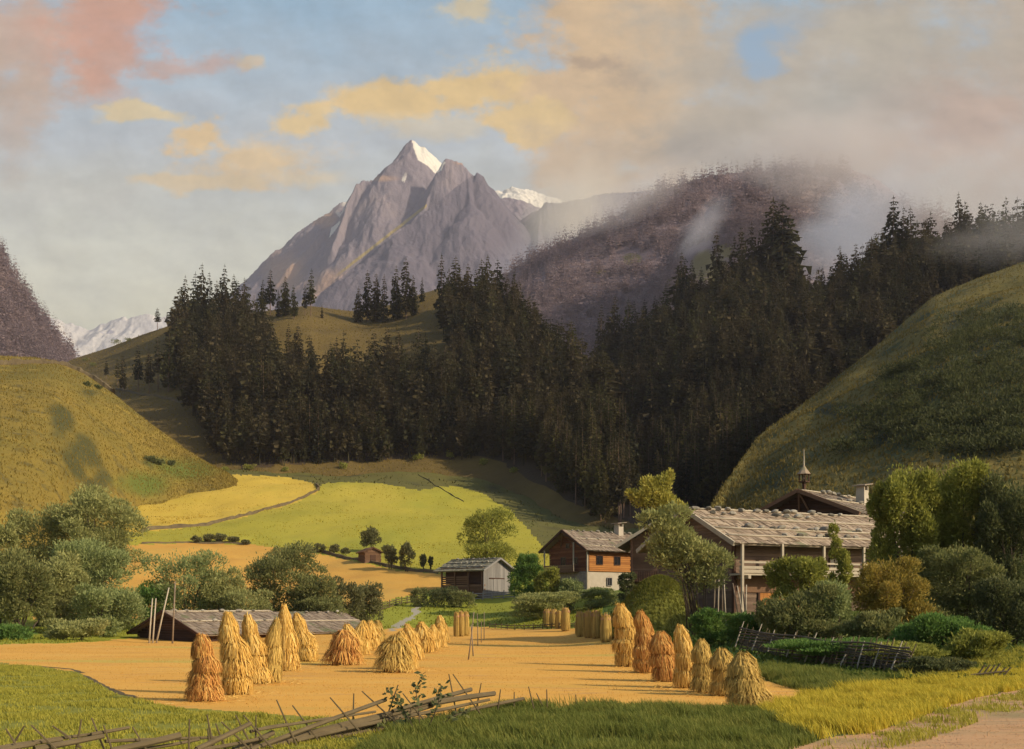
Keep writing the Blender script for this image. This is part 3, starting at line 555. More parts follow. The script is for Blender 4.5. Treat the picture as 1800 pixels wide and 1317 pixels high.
# willow between the houses: light top, darker skirts, several stems
bush('willow_tree', 'tall grey green willow rising between the cottage and the big farmhouse', 'tree', 1168, 938, 68, 100, 74, L_will, 9500, .28, stems=14, stem_r=.06, base_px=1228, skirt=False,
     lobes=[(.1,0,.05,.5,.5,.27),(-.3,.1,.25,.45,.5,.2),(.35,0,-.12,.55,.5,.28),(.75,-.1,-.3,.5,.5,.25),(1.15,0,-.38,.45,.4,.22),(.55,.1,-.55,.5,.4,.28),(1.0,.1,-.75,.45,.4,.25),(1.45,0,-.5,.4,.4,.2),(1.3,0,-.8,.35,.4,.2),(.75,.2,-.85,.35,.4,.25),(.0,0,-.42,.5,.4,.2),(-.1,0,-.2,.45,.4,.2),(.3,.1,.35,.45,.4,.2),(.2,.1,-.4,.4,.4,.25)])
bush('willow_tree', 'light yellow young willow crown with ragged tips before the dark wood', 'tree', 1148, 872, 50, 46, 78, L_light, 4200, .25, stems=7, stem_r=.04, base_px=1215, skirt=False,
     lobes=[(0,0,0,.6,.6,.5),(-.45,0,-.1,.4,.4,.35),(.35,0,.45,.35,.35,.45),(-.15,0,.4,.35,.35,.4),(.45,0,-.25,.45,.4,.4),(.6,0,.75,.18,.2,.3),(-.75,0,.1,.25,.2,.2),(.85,0,-.4,.35,.3,.25)])
bush('bush', 'domed olive bush in front of the farmhouse balcony', 'bush', 1405, 1018, 56, 52, 66, L_olive, 9000, .2, nl=12, stems=9, stem_r=.04)
bush('sapling', 'slender light sapling rising above the domed bush before the roof', 'tree', 1475, 970, 20, 55, 67, L_olive, 2200, .2, stems=3, stem_r=.03,
     lobes=[(-.5,0,.65,.45,.45,.28),(-.2,0,.2,.5,.5,.25),(.3,0,-.2,.6,.6,.3),(.5,0,-.6,.7,.6,.35),(-.6,0,-.1,.35,.4,.15)])
bush('bush', 'dark thick bush in the middle before the farmhouse', 'bush', 1412, 1082, 74, 58, 60, L_dark, 10000, .19, nl=12, stems=8, stem_r=.04)
bush('bush', 'green feathery bush right of the dark thick bush', 'bush', 1468, 1062, 40, 55, 60, L_willb, 6500, .19, nl=10, stems=7, stem_r=.04)
bush('bush', 'golden brown bush before the right end of the farmhouse', 'bush', 1567, 1036, 64, 72, 61, L_gold, 9500, .2, nl=12, stems=12, stem_r=.04, aspect=.3)
bush('bush', 'dark lower bush under the golden bush', 'bush', 1545, 1105, 62, 40, 57, L_dark, 6000, .19, nl=9, stems=8, stem_r=.035)
bush('tree', 'yellow green topped tree hiding the right end of the farmhouse roof', 'tree', 1592, 890, 60, 92, 70, L_olive, 13000, .23, nl=13, stems=8, stem_r=.09)
bush('tree', 'larger yellow green topped tree, rightmost of the pair beside the farmhouse', 'tree', 1694, 892, 80, 108, 71, L_olive, 17000, .23, nl=14, stems=9, stem_r=.1)
bush('tree', 'reddish green mass of leaves below the right pair of trees', 'tree', 1688, 1015, 84, 74, 66, L_dark, 13000, .21, nl=12, stems=14, stem_r=.05)
bush('tree', 'deep green tree mass at the right edge of the picture', 'tree', 1775, 960, 70, 150, 68, L_deep, 15000, .22, nl=15, stems=7, stem_r=.08)
bush('bush', 'dark bush at the right edge below the deep green trees', 'bush', 1775, 1075, 64, 80, 60, L_deep, 8000, .2, nl=10, stems=5)
bush('bush', 'fresh green bush at the field corner under the leaning poles', 'bush', 1243, 1092, 36, 28, 64, L_green, 4500, .18, nl=9, stems=3)
bush('bush', 'fresh green bush between the field corner and the dark thick bush', 'bush', 1305, 1098, 38, 28, 62, L_green, 4500, .18, nl=9, stems=3)
bush('bush', 'ferny light green bush behind the right end of the wattle fence', 'bush', 1650, 1118, 82, 46, 53, L_green, 10000, .17, nl=11, stems=4)
bush('bush', 'ferny mid green bush at the foot of the right edge trees', 'bush', 1715, 1140, 62, 40, 50, L_olive, 7500, .17, nl=10, stems=3)
bush('bush', 'yellow green creeping growth along the top of the wattle fence', 'bush', 1470, 1133, 120, 12, 51, L_green, 6000, .14, nl=22, stems=0)
bush('bush', 'green tangle hanging over the right half of the wattle fence', 'bush', 1585, 1148, 75, 22, 48, L_olive, 5500, .15, nl=14, stems=2)
bush('bush', 'dark green undergrowth at the right end of the wattle fence', 'bush', 1640, 1172, 65, 18, 45, L_deep, 4500, .15, nl=12, stems=2)
# trees on the far meadow
def far_bush(label, px, cy, rx, ry, n=900, trunk=True, mat=L_grey, name='tree', group=None):
    p = gp(px, cy+ry+(6 if trunk else 1)); return bush(name, label, 'tree' if name == 'tree' else 'bush', px, cy+(2 if trunk else 0), rx, ry*1.05, p.y, mat, n*2, .42, stems=2 if trunk else 0, stem_r=.1, nl=7, group=group, skirt=False)
far_bush('tall dark round tree beside the little hut on the bright meadow', 653, 942, 19, 23, 1500)
far_bush('dark oval tree right of the little hut on the bright meadow', 686, 973, 15, 22, 1100)
far_bush('dark upright tree in the middle of the meadow row', 715, 974, 15, 25, 1200)
far_bush('small dark tree right in the meadow row', 743, 983, 8, 14, 500)
far_bush('tiny dark tree at the right end of the meadow row', 757, 986, 5, 10, 300)
for i, (px, cy, rx, ry) in enumerate([(345,948,11,6),(366,945,14,8),(388,945,15,8),(410,948,14,6),(432,953,9,4)]):
    far_bush('low dark shrub, %s from the left in the short hedge across the meadow' % ORD[i], px, cy, rx, ry, 500, False, name='shrub', group='shrubs of the meadow hedge')
for i, (px, cy, rx, ry) in enumerate([(541,963,6,6),(562,963,12,8),(588,964,11,9),(608,969,9,7)]):
    far_bush('dark shrub, %s from the left on the field edge left of the hut' % ORD[i], px, cy, rx, ry, 450, False, name='shrub', group='shrubs on the field edge left of the hut')
def hill_bush(land, label, px, cy, rx, ry, mat, n=350, size=.6, group=None):
    p = land.at(px, cy+ry); k = p.y/F; o = empty('shrub', p, 0, label, 'bush', group)
    r = random.Random(int(px*7+cy)); LB = [(r.uniform(-.5,.5)*rx*k, r.uniform(-.5,.5)*rx*k, r.uniform(.4,1.2)*ry*k, rx*k*.55, rx*k*.5, ry*k*.8) for _ in range(6)]
    V, Q = leaves(LB, n, size, .4, int(px)); npobj('crown', V, Q, mat, o)
for i, (px, cy, rx, ry) in enumerate([(262,806,12,6),(278,812,12,6),(298,813,9,5),(152,673,10,5),(170,680,9,4)]):
    hill_bush(hill_l, 'small dark shrub, %s on the slope of the left grassy hill' % ['leftmost low down','next low down','third low down','upper left','upper right'][i], px, cy, rx, ry, L_deep, group='shrubs on the left grassy hill')
for i, (px, cy, rx, ry) in enumerate([(398,824,9,5),(440,820,12,6),(500,826,8,4),(606,820,8,7),(735,802,11,6),(790,800,8,7),(850,812,11,6),(905,824,8,5)]):
    hill_bush(hill_w, 'green shrub, %s from the left at the foot of the middle wood' % ORD[i], px, cy, rx, ry, L_olive, group='shrubs at the foot of the middle wood')
for i, (px, cy, rx, ry) in enumerate([(205,601,12,5),(222,597,9,4),(165,640,8,4),(152,632,8,3)]):
    hill_bush(hill_w, 'dark scrub clump, %s from the top on the left crest by the snow' % ORD[i], px, cy, rx, ry, L_dark, group='scrub on the left crest')
sc = []
for i in range(420):
    for _ in range(40):
        px, py = R.uniform(1350, 1830), R.uniform(520, 860)
        a_ = [(1640,690,90,60),(1740,620,110,90),(1700,760,130,45),(1760,720,90,90),(1560,770,60,18),(1530,735,60,14),(1500,790,30,10)]
        if any(((px-x)/u)**2+((py-y)/v)**2 < 1 for x, y, u, v in a_): break
    p = spur.at(px, py); k = R.uniform(.7, 1.8); sc.append((p.x, p.y, p.z+k*.4, k*1.5, k*1.5, k*1.0))
V, Q = leaves(sc, 60000, .5, .4, 77); tag(npobj('scrub', V, Q, leaf('scrub_leaves', [(.022,.030,.012),(.042,.05,.018),(.075,.075,.025)])), 'patchy dark scrub over the upper right grassy hillside', 'scrub', kind='stuff')

# ------------------------------------------------------------------ grass in the foreground
def blades(poly, n, h, w, mat, name, label, lean=(.1, 0), seed=0, clump=0.):
    r = np.random.default_rng(seed); xs, ys = zip(*poly); got = []
    d0, d1 = F*CH/(max(ys)-HZ), F*CH/(min(ys)-HZ); tot = 0
    while tot < n:
        px = r.uniform(min(xs), max(xs), n*3); d = np.sqrt(r.uniform(d0*d0, d1*d1, n*3)); z = gz(px, d); py = HZ-(z-CH)*F/d
        ok = inpoly(px, py, poly)
        if clump: ok &= r.random(n*3) < np.clip(.55+fbm((px-900)/F*d/.7, d/.7, 3, seed)*clump*2, .05, 1)
        got.append(np.stack([(px-900)/F*d, d, z], -1)[ok]); tot += ok.sum()
        if not ok.any(): break
    p = np.concatenate(got)[:n]; n = len(p); th = r.uniform(0, 6.28, n); H = h*r.uniform(.5, 1.35, n)
    H *= np.clip(1+fbm(p[:,0]/1.1, p[:,1]/1.1, 3, seed+3)*.8, .35, 1.7)
    sd = np.stack([np.cos(th), np.sin(th), 0*th], -1)*(w*r.uniform(.6, 1.3, n))[:,None]
    ln = np.stack([lean[0]*H+r.normal(size=n)*.28*H, lean[1]*H+r.normal(size=n)*.28*H, H], -1)
    mid = p+ln*np.array([.4,.4,.58]); top = p+ln
    V = np.stack([p-sd, p+sd, mid+sd*.75, mid-sd*.75, top-sd*.08, top+sd*.08], 1).reshape(-1, 3)
    b = (np.arange(n)*6)[:,None]; Q = np.concatenate([b+np.array([[0,1,2,3]]), b+np.array([[3,2,5,4]])])
    return tag(npobj(name, V, Q, mat), label, 'grass', kind='stuff')
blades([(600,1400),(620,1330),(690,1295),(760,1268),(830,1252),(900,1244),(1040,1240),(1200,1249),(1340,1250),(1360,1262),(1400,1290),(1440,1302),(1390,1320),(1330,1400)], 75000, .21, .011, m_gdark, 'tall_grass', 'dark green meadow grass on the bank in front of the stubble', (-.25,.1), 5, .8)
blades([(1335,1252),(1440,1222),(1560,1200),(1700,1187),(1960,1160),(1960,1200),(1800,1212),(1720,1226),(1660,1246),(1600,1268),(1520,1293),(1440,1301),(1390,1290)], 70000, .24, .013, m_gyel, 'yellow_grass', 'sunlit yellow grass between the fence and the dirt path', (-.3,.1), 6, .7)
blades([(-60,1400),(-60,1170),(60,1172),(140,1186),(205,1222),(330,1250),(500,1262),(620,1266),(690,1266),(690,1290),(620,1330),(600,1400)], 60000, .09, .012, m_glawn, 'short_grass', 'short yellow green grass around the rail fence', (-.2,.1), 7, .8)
blades([(1290,1175),(1360,1170),(1500,1190),(1600,1195),(1560,1202),(1440,1222),(1380,1208)], 16000, .3, .014, m_gdark, 'rough_grass', 'rough dark grass at the foot of the wattle fence', (-.2,.1), 8, .5)
blades([(1600,1196),(1700,1165),(1960,1120),(1960,1162),(1700,1188),(1560,1202)], 14000, .3, .016, m_glawn, 'verge_grass', 'green grass at the foot of the right edge bushes', (-.2,.1), 9, .5)
blades([(-60,1140),(230,1128),(470,1120),(700,1112),(900,1114),(1080,1120),(1200,1165),(1400,1215),(1400,1232),(1200,1248),(1040,1240),(900,1246),(620,1262),(330,1244),(205,1215),(140,1182),(-60,1163)], 50000, .04, .008, m_stubb, 'stubble', 'cut straw stubble standing all over the harvested field', (-.1,0), 10, .4)

def tufts(name, land, x0, x1, n, size, mat, label, keep=None, seed=0):
    r = np.random.default_rng(seed); A = land.V; m = A.shape[1]; ok = land.front[:-1,:-1] & (land.px[:-1,:-1] > x0) & (land.px[:-1,:-1] < x1)
    if keep: ok &= keep(land.px[:-1,:-1], land.py[:-1,:-1])
    ij = np.argwhere(ok); k = ij[r.integers(0, len(ij), n)]; u, v = r.random((n,1)), r.random((n,1)); i, j = k[:,0], k[:,1]
    p = (A[i,j]*(1-u)+A[i+1,j]*u)*(1-v)+(A[i,j+1]*(1-u)+A[i+1,j+1]*u)*v
    H = size*r.uniform(.4,1.3,n); th = r.uniform(0,6.28,n); sd_ = np.stack([np.cos(th), np.sin(th), 0*th], -1)*(H*.35)[:,None]; up_ = np.stack([r.normal(size=n)*.4*H, r.normal(size=n)*.4*H, H], -1)
    V = np.stack([p-sd_-[0,0,.1], p+sd_-[0,0,.1], p+sd_*.4+up_, p-sd_*.4+up_], 1).reshape(-1,3)
    tag(npobj(name, V, np.arange(n*4).reshape(n,4), mat), label, 'grass', kind='stuff')
m_tuft = leaf('hill_tufts', [(.085,.068,.014),(.13,.10,.018),(.18,.13,.022)])
m_tuft2 = leaf('spur_tufts', [(.055,.05,.014),(.09,.074,.018),(.13,.10,.024)])
tufts('hill_grass', hill_l, -60, 430, 30000, .36, m_tuft, 'rough tufted grass over the left hill', None, 1)
tufts('hill_grass', spur, 1200, 2150, 48000, .4, m_tuft2, 'rough tufted grass over the right hillside', None, 2)
tufts('hill_grass', hill_w, 100, 800, 22000, .5, m_tuft, 'rough tufted grass on the clearing and shoulder of the middle hill', None, 3)
gv = []; gq = []
for i in range(2600):
    px = R.uniform(1400, 1830); py = R.uniform(1214, 1330)
    if not inpoly(np.array([px]), np.array([py]), POLY['dirt_path'])[0]: continue
    q = gp(px, py); z = R.uniform(.006,.022); n = len(gv)
    for a_, b_, c_ in ((-1,-1,-.5),(1,-1,-.5),(1,1,-.5),(-1,1,-.5),(-.5,-.6,.8),(.6,-.5,.8),(.5,.6,.8),(-.6,.5,.8)): gv.append((q.x+a_*z*R.uniform(.7,1.2), q.y+b_*z, q.z+c_*z))
    gq += [(n+4,n+5,n+6,n+7),(n,n+1,n+5,n+4),(n+1,n+2,n+6,n+5),(n+2,n+3,n+7,n+6),(n+3,n,n+4,n+7)]
tag(npobj('gravel', gv, gq, m_path), 'scattered gravel on the dirt path', 'gravel', kind='stuff')
blades([(1470,1296),(1560,1284),(1640,1256),(1720,1230),(1830,1212),(1830,1240),(1740,1262),(1640,1300),(1500,1330),(1420,1330)], 3500, .13, .012, m_glawn, 'path_weeds', 'thin weeds straggling onto the dirt path', (-.2,.1), 17, 1.6)

# ------------------------------------------------------------------ stooks
def strands(n, r_lo, r_hi, z_lo, z_hi, axis, w, seed, bulge=.12, zj=.12, tw=.25, flat=.85):
    r = np.random.default_rng(seed); th = r.uniform(0, 6.28, n); t2 = th+r.normal(size=n)*tw
    zt = z_hi+r.normal(size=n)*zj*(z_hi-z_lo)*.6; zb = z_lo+np.abs(r.normal(size=n))*zj*(z_hi-z_lo)
    j = r.uniform(.82, 1.1, n); V = []
    for k, (t, rr_, zz) in enumerate(((th, r_hi*j, zt), ((th+t2)/2, (r_hi*.42+r_lo*.58)*j*(1+bulge), (zt+zb)/2), (t2, r_lo*j*r.uniform(.92,1.12,n), zb))):
        ax = axis(zz); c = np.stack([ax[0]+np.cos(t)*rr_, ax[1]+np.sin(t)*rr_*flat, zz], -1)
        s_ = np.stack([-np.sin(t), np.cos(t), r.normal(size=n)*.3], -1)*(w*r.uniform(.6,1.4,n)*(1,1,.55)[k])[:,None]
        V.append(c-s_); V.append(c+s_)
    V = np.stack(V, 1).reshape(-1, 3); b = (np.arange(n)*6)[:,None]
    return V, np.concatenate([b+np.array([[0,1,3,2]]), b+np.array([[2,3,5,4]])])
def stook(label, px, by, tpx, ty, w, mat, tiers=3, group=None, prof=.75, n=420, seed=1):
    d = F*CH/(by-HZ); o_p = G(px, d); h = (by-ty)/F*d; r0 = w*(.44 if w > 35 and tiers > 2 and px < 900 else .53)/F*d; lx = (tpx-px)/F*d*1.15
    if abs(tpx-px) < 6: lx += random.Random(seed).choice((-.16,-.1,.12))*h*.7
    o = empty('stook', o_p, 0, label, 'stook', group)
    axis = lambda z: (lx*np.clip(z/h, 0, 1)**1.6, 0*z)
    def rad_(z):
        u = min(1., max(0., z/h)); return r0*float(np.interp(u, [0,.15,.45,.68,.80,.90,1.], [1,1.03,.86+.1*(prof < .5),.60,.43,.47,.33]))
    sw = max(.012, .00034*d)
    mb = MB(); pts = [(lx*(t**1.6), 0, h*t) for t in (0,.25,.5,.75,.93)]; mb.tube(pts, [rad_(p[2])*.66 for p in pts], 8); mb.build('core', m_core, o, True)
    rs = random.Random(seed)
    for i in range(tiers):
        lo = h*i/tiers*.84; hi = min(h*.9, lo+h/tiers*1.12); ox, oy = rs.uniform(-.17,.17)*r0, rs.uniform(-.12,.12)*r0; kb = rs.uniform(1.0,1.38)
        ax2 = lambda z, ox=ox, oy=oy: (axis(z)[0]+ox, axis(z)[1]+oy)
        V, Q = strands(n, rad_(lo)*kb, rad_(hi)*.62, lo, hi, ax2, sw, seed*13+i, bulge=.16+rs.uniform(-.05,.16), zj=.2, tw=.3)
        so_ = npobj('sheaf', V, Q, mat, o)
        mt = MB(); zz = hi-(hi-lo)*.16; rb = rad_(zz)*.80          # the straw band that ties this tier
        ring = [(float(axis(np.array(zz))[0])+ox+math.cos(t*.785)*rb, oy+math.sin(t*.785)*rb*.85, zz+rs.uniform(-.02,.02)) for t in range(9)]
        mt.tube(ring, [sw*1.6]*9, 4); mt.build('band', m_core, so_, True)
    V, Q = strands(n//2, r0*.60, r0*.24, h*.72, h*.98, axis, sw, seed*13+9, bulge=.45, tw=.3, zj=.2); cap = npobj('top_sheaf', V, Q, mat, o)
    V, Q = strands(n//6, .05, r0*.34, h*.88, h*1.01, axis, sw*.9, seed*13+11, bulge=.3, tw=.3); npobj('ears', V, Q, mat, cap)
    return o
SL = 'stooks of the left row'; sdn = 20
for (lb, px, by, tx, ty, w, mt, tr, gr) in [
 ('squat reddish stook with tiered sheaves, nearest in the left row', 363,1232,366,1118,60,m_strawred,4,SL),
 ('tall tiered golden stook just behind the squat reddish one', 415,1220,402,1079,54,m_straw,4,SL),
 ('tall golden stook third in the left row, cap leaning left', 450,1201,437,1083,46,m_straw,4,SL),
 ('narrow pointed stook fourth in the left row', 474,1200,477,1090,31,m_strawtan,3,SL),
 ('tallest golden stook before the brown barn roof, forked top', 505,1178,507,1066,38,m_straw,3,SL),
 ('golden stook leaning left at the far end of the left row', 539,1162,524,1081,33,m_straw,3,SL)]:
    sdn += 1; stook(lb, px, by, tx, ty, w, mt, tr, gr, .55 if w < 50 else .65, 520, sdn)
GR = 'stooks of the second row'
for (lb, px, by, tx, ty, w, mt) in [
 ('round brown stook at the near end of the second row', 601,1168,598,1108,50,m_strawred), ('golden brown stook leaning on the round brown one', 623,1160,618,1097,28,m_straw),
 ('golden stook third in the second row', 633,1150,634,1093,26,m_straw), ('golden stook fourth in the second row', 645,1143,645,1096,24,m_straw),
 ('golden stook fifth in the second row', 657,1139,656,1092,22,m_straw), ('tan stook at the far end of the second row', 668,1133,668,1094,20,m_strawtan)]:
    sdn += 1; stook(lb, px, by, tx, ty, w, mt, 2, GR, .45, 330, sdn)
GQ = 'stooks of the third row'
for (lb, px, by, tx, ty, w, mt) in [
 ('bushy dark stook at the near end of the third row', 692,1181,690,1117,52,m_strawtan), ('drooping golden stook leaning on the bushy dark one', 713,1176,706,1111,30,m_straw),
 ('bent golden stook third in the third row', 729,1158,717,1097,24,m_straw), ('broad golden stook fourth in the third row', 747,1147,744,1094,27,m_straw),
 ('slim golden stook fifth in the third row', 761,1144,758,1100,20,m_straw), ('slim golden stook sixth in the third row', 772,1139,769,1097,19,m_straw), ('taller golden stook at the far end of the third row', 781,1133,779,1086,19,m_straw)]:
    sdn += 1; stook(lb, px, by, tx, ty, w, mt, 2, GQ, .42, 330, sdn)
RR_ = 'stooks of the right row'
for (lb, px, by, tx, ty, w, mt, tr) in [
 ('tallest tapering stook with nodding cap at the far end of the right row', 1106,1172,1092,1064,44,m_straw,4), ('tall reddish stook with tip bent left, second in the right row', 1138,1182,1127,1077,40,m_strawred,4),
 ('broad reddish stook between two tall ones in the right row', 1172,1197,1163,1112,46,m_strawred,3), ('tall narrow golden stook with capped top in the right row', 1209,1209,1197,1102,38,m_straw,3),
 ('tan stook with bushy crown, fifth in the right row', 1240,1217,1239,1127,38,m_strawtan,3), ('wide tan stook, sixth in the right row', 1277,1223,1270,1142,48,m_strawtan,3),
 ('shaggy conical stook standing nearest in the right row', 1314,1245,1317,1150,60,m_strawtan,3)]:
    sdn += 1; stook(lb, px, by, tx, ty, w, mt, tr, RR_, .5, 520, sdn)
lv = []
for o in [o for o in bpy.data.objects if o.name.startswith('stook')]:
    for i in range(110):
        th, q = R.uniform(0, 6.28), abs(R.gauss(.75, .45))+.3; x, y = o.location.x+math.cos(th)*q, o.location.y+math.sin(th)*q; c = Vector((x, y, float(gz(x/y*F+900, y))+.025))
        t2 = R.uniform(0, 6.28); l = R.uniform(.1,.28); a_ = Vector((math.cos(t2), math.sin(t2), R.uniform(-.02,.25)))*l; b_ = Vector((-math.sin(t2), math.cos(t2), .3))*R.uniform(.008,.016); lv += [c-b_, c+b_, c+a_+b_, c+a_-b_]
tag(npobj('loose_straw', [tuple(v) for v in lv], np.arange(len(lv)).reshape(-1, 4), m_straw), 'loose straw scattered around the feet of the stooks', 'straw', kind='stuff')
def upright(label, px, by, ty, w, group, seed):
    d = F*CH/(by-HZ); h = (by-ty)/F*d; r0 = w*.5/F*d; o = empty('sheaf_bundle', G(px, d), 0, label, 'sheaf', group); axis = lambda z: (0*z, 0*z)
    mb = MB(); mb.tube([(0,0,0),(0,0,h*.5),(0,0,h*.9)], [r0*.8,r0*.8,r0*.5], 8); mb.build('core', m_core, o, True)
    V, Q = strands(320, r0, r0*.82, 0, h*.92, axis, .02, seed, bulge=.12, tw=.1, flat=.95); npobj('stalks', V, Q, m_strawtan, o)
    V, Q = strands(160, r0*1.0, .05, h*.80, h*1.0, axis, .025, seed+1, bulge=.35); npobj('ears', V, Q, m_ears, o)
for gi, (gr, tx, lst) in enumerate([('sheaves standing left behind the poles', 'in the small clump left of the bean poles', [(803,1119,1078,11),(811,1119,1076,10),(819,1118,1077,11)]),
  ('sheaves in the smaller far clump', 'in the smaller far clump at the field back', [(962,1114,1085,15),(973,1115,1084,14),(983,1116,1085,14),(994,1118,1078,15)]),
  ('sheaves in the larger far clump', 'in the larger far clump before the green mound', [(1021,1126,1083,18),(1035,1129,1082,17),(1048,1131,1083,16),(1065,1136,1088,19)])]):
    for i, (px, by, ty, w) in enumerate(lst): sdn += 3; upright('upright bound sheaf, %s from the left %s' % (ORD[i], tx), px, by, ty, w, gr, sdn)

# ------------------------------------------------------------------ buildings
STONES = []
def rock_mesh(seed):
    import bmesh
    bm = bmesh.new(); bmesh.ops.create_icosphere(bm, subdivisions=2, radius=1); r = random.Random(seed); ks = [Vector((r.gauss(0,1), r.gauss(0,1), r.gauss(0,1))).normalized() for _ in range(6)]
    for v in bm.verts:
        for k in ks:
            t = v.co.dot(k)
            if t > .62: v.co -= k*(t-.62)
        v.co *= r.uniform(.95, 1.06); v.co = Vector((v.co.x, v.co.y*.72, v.co.z*.5))
    me = bpy.data.meshes.new('roof_stone'); bm.to_mesh(me); bm.free(); me.materials.append(m_rstone); return me
ROCKS = [rock_mesh(i) for i in range(5)]
class House:
    def __init__(s, name, label, cat, org, phi, L, W, zr, ze, og=1., oe=1.):
        s.o = empty(name, org, phi, label, cat); s.L, s.W, s.zr, s.ze, s.og, s.oe = L, W, zr, ze, og, oe
        s.w2 = W/2+oe; s.phi = phi; s.org = Vector(org)
    def zroof(s, y): return s.zr+(s.ze-s.zr)*abs(y)/s.w2
    def world(s, x, y, z): return s.org+Matrix.Rotation(s.phi, 3, 'Z') @ Vector((x, y, z))
    def logs(s, mat, z0, z1=None, ch=.26, th=.11, name='wall', skip=()):
        """log courses all round up to the roof, gables included"""
        mb = MB(); z = z0; k = 0; hw = s.W/2; top = s.zroof(hw)-.1
        while z < (z1 or s.zr-.25):
            zc = z+ch/2; e = (.18 if k % 2 else .0)
            if zc+ch/2 < top+.02 or z1:
                for y in (-hw, hw):
                    if 'back' in skip and y > 0: continue
                    if 'front' in skip and y < 0: continue
                    mb.ob((s.L/2, y+R.uniform(-.015,.015), zc), (s.L/2+e,0,0), (0,th,0), (0,0,ch*.46))
            for x in (0, s.L):
                half = hw+.18-e if zc < top else min(hw, (s.zr-.12-zc)/(s.zr-s.ze)*s.w2)-.05
                if half > .15: mb.ob((x+R.uniform(-.015,.015), 0, zc), (th,0,0), (0,half,0), (0,0,ch*.46))
            z += ch; k += 1
        mb.ob((s.L/2, 0, (z0+min(top, z1 or 99))/2), (s.L/2-.05,0,0), (0,hw-.05,0), (0,0,(min(top, z1 or 99)-z0)/2))
        return mb.build(name, mat, s.o)
    def roof(s, mat, course=.75, pw=.26, name='roof', th=.03):
        mb = MB(); sl = Vector((0, s.w2, s.ze-s.zr)); ln = sl.length
        for sg in (-1, 1):
            dn = Vector((0, sg*s.w2, s.ze-s.zr)).normalized(); nm = Vector((0, sg*(s.zr-s.ze), s.w2)).normalized(); nc = int(ln/course)
            mb.ob(Vector((s.L/2, 0, s.zr-.02))+dn*ln/2, (s.L/2+s.og,0,0), dn*ln/2, nm*.05)
            for c in range(nc+1):
                x = -s.og
                while x < s.L+s.og:
                    w = pw*R.uniform(.7,1.35); t = (c+.5)*ln/(nc+1)+R.uniform(-.05,.05)
                    p = Vector((x+w/2, 0, s.zr))+dn*t+nm*(.08+R.uniform(0,.05)+.0015*c); d2 = (dn+nm*(.04+R.uniform(-.02,.035))).normalized()
                    mb.ob(p, (w*.48,0,R.uniform(-.004,.004)), d2*(ln/(nc+1)*.58+R.uniform(0,.06)), nm*th*.5); x += w
        return mb.build(name, mat, s.o)
    def barge(s, mat, w=.13, h=.16, ends=(0,)):
        for x in ([-s.og-.05] if 0 in ends else [])+([s.L+s.og+.05] if 1 in ends else []):
            for sg in (-1, 1):
                a_, b_ = Vector((x, 0, s.zr+.02)), Vector((x, sg*(s.w2+.05), s.ze+.02)); dn = (b_-a_)/2; nm = Vector((0, -dn.z*sg, dn.y*sg)).normalized()
                mb = MB(); mb.ob((a_+b_)/2, dn, nm*h, (w*.5,0,0)); mb.build('bargeboard', mat, s.o)
    def rpt(s, x, t, sg, lift=.1):              # a point on the roof, t = 0 ridge .. 1 eave
        return Vector((x, sg*s.w2*t, s.zr+(s.ze-s.zr)*t+lift))
    def pole(s, t, sg, mat, r=.07):
        mb = MB(); n = 7; mb.tube([s.rpt(-s.og+.1+(s.L+2*s.og-.2)*i/n, t+R.uniform(-.006,.006), sg, .2) for i in range(n+1)], [r*R.uniform(.8,1.1) for _ in range(n+1)], 6); return mb.build('roof_pole', mat, s.o, True)
    def stones(s, t, sg, xs, text, group, size=.34):
        xs = sorted(xs)
        for i, x in enumerate(xs):
            sz = size*R.uniform(.75, 1.25); p = s.rpt(x, t+R.uniform(-.012,.012), sg, .16+sz*.38); w = s.world(*p)
            o = link(bpy.data.objects.new('roof_stone', ROCKS[R.randrange(5)])); o.location = w; o.scale = (sz, sz, sz*R.uniform(.8,1.15)); o.rotation_euler = (R.uniform(-.2,.2), R.uniform(-.2,.2), s.phi+R.uniform(-.6,.6))
            tag(o, text % ORD[i], 'stone', group)
    def window(s, wall, u, z, w, h, frame, off=0.):
        """wall: 'front' (-y), 'back' (+y) or 'gable' (x=0)"""
        hw = s.W/2+.11+off
        if wall == 'front': c, ax, nm = Vector((u, -hw, z)), Vector((1,0,0)), Vector((0,-1,0))
        elif wall == 'back': c, ax, nm = Vector((u, hw, z)), Vector((-1,0,0)), Vector((0,1,0))
        else: c, ax, nm = Vector((-.11, u, z)), Vector((0,-1,0)), Vector((-1,0,0))
        f = MB(); up = Vector((0,0,1)); b = .07
        for sg in (-1, 1):
            f.ob(c+ax*sg*(w/2+b/2)+nm*.05, ax*b/2, nm*.05, up*(h/2+b)); f.ob(c+up*sg*(h/2+b/2)+nm*.05, ax*w/2, nm*.047, up*b/2)
        f.ob(c+nm*.04, ax*.02, nm*.025, up*h/2)
        fo = f.build('window', frame, s.o); g = MB(); g.ob(c+nm*.02, ax*w/2, nm*.015, up*h/2); g.build('pane', m_glass, fo); return fo
    def part(s, name, mat, boxes, parent=None):
        mb = MB()
        for b in boxes: mb.box(*b)
        return mb.build(name, mat, parent or s.o)
    def chimney(s, x, y, zt, w=.7):
        z0 = s.zroof(y)-.2; c = s.part('chimney', m_plast, [(x-w/2,x+w/2,y-w/2,y+w/2,z0,zt-.55)])
        s.part('chimney_leg', m_plast, [(x-w/2+.02,x-w/2+.14,y-w/2+.02,y+w/2-.02,zt-.547,zt-.12),(x+w/2-.14,x+w/2-.02,y-w/2+.02,y+w/2-.02,zt-.547,zt-.12)], c)
        mb = MB(); mb.ob((x,y,zt-.02), (w*.95,0,.12), (0,w*.8,0), (0,0,.05)); mb.build('chimney_cap', m_shingd, c)
r_ = rad
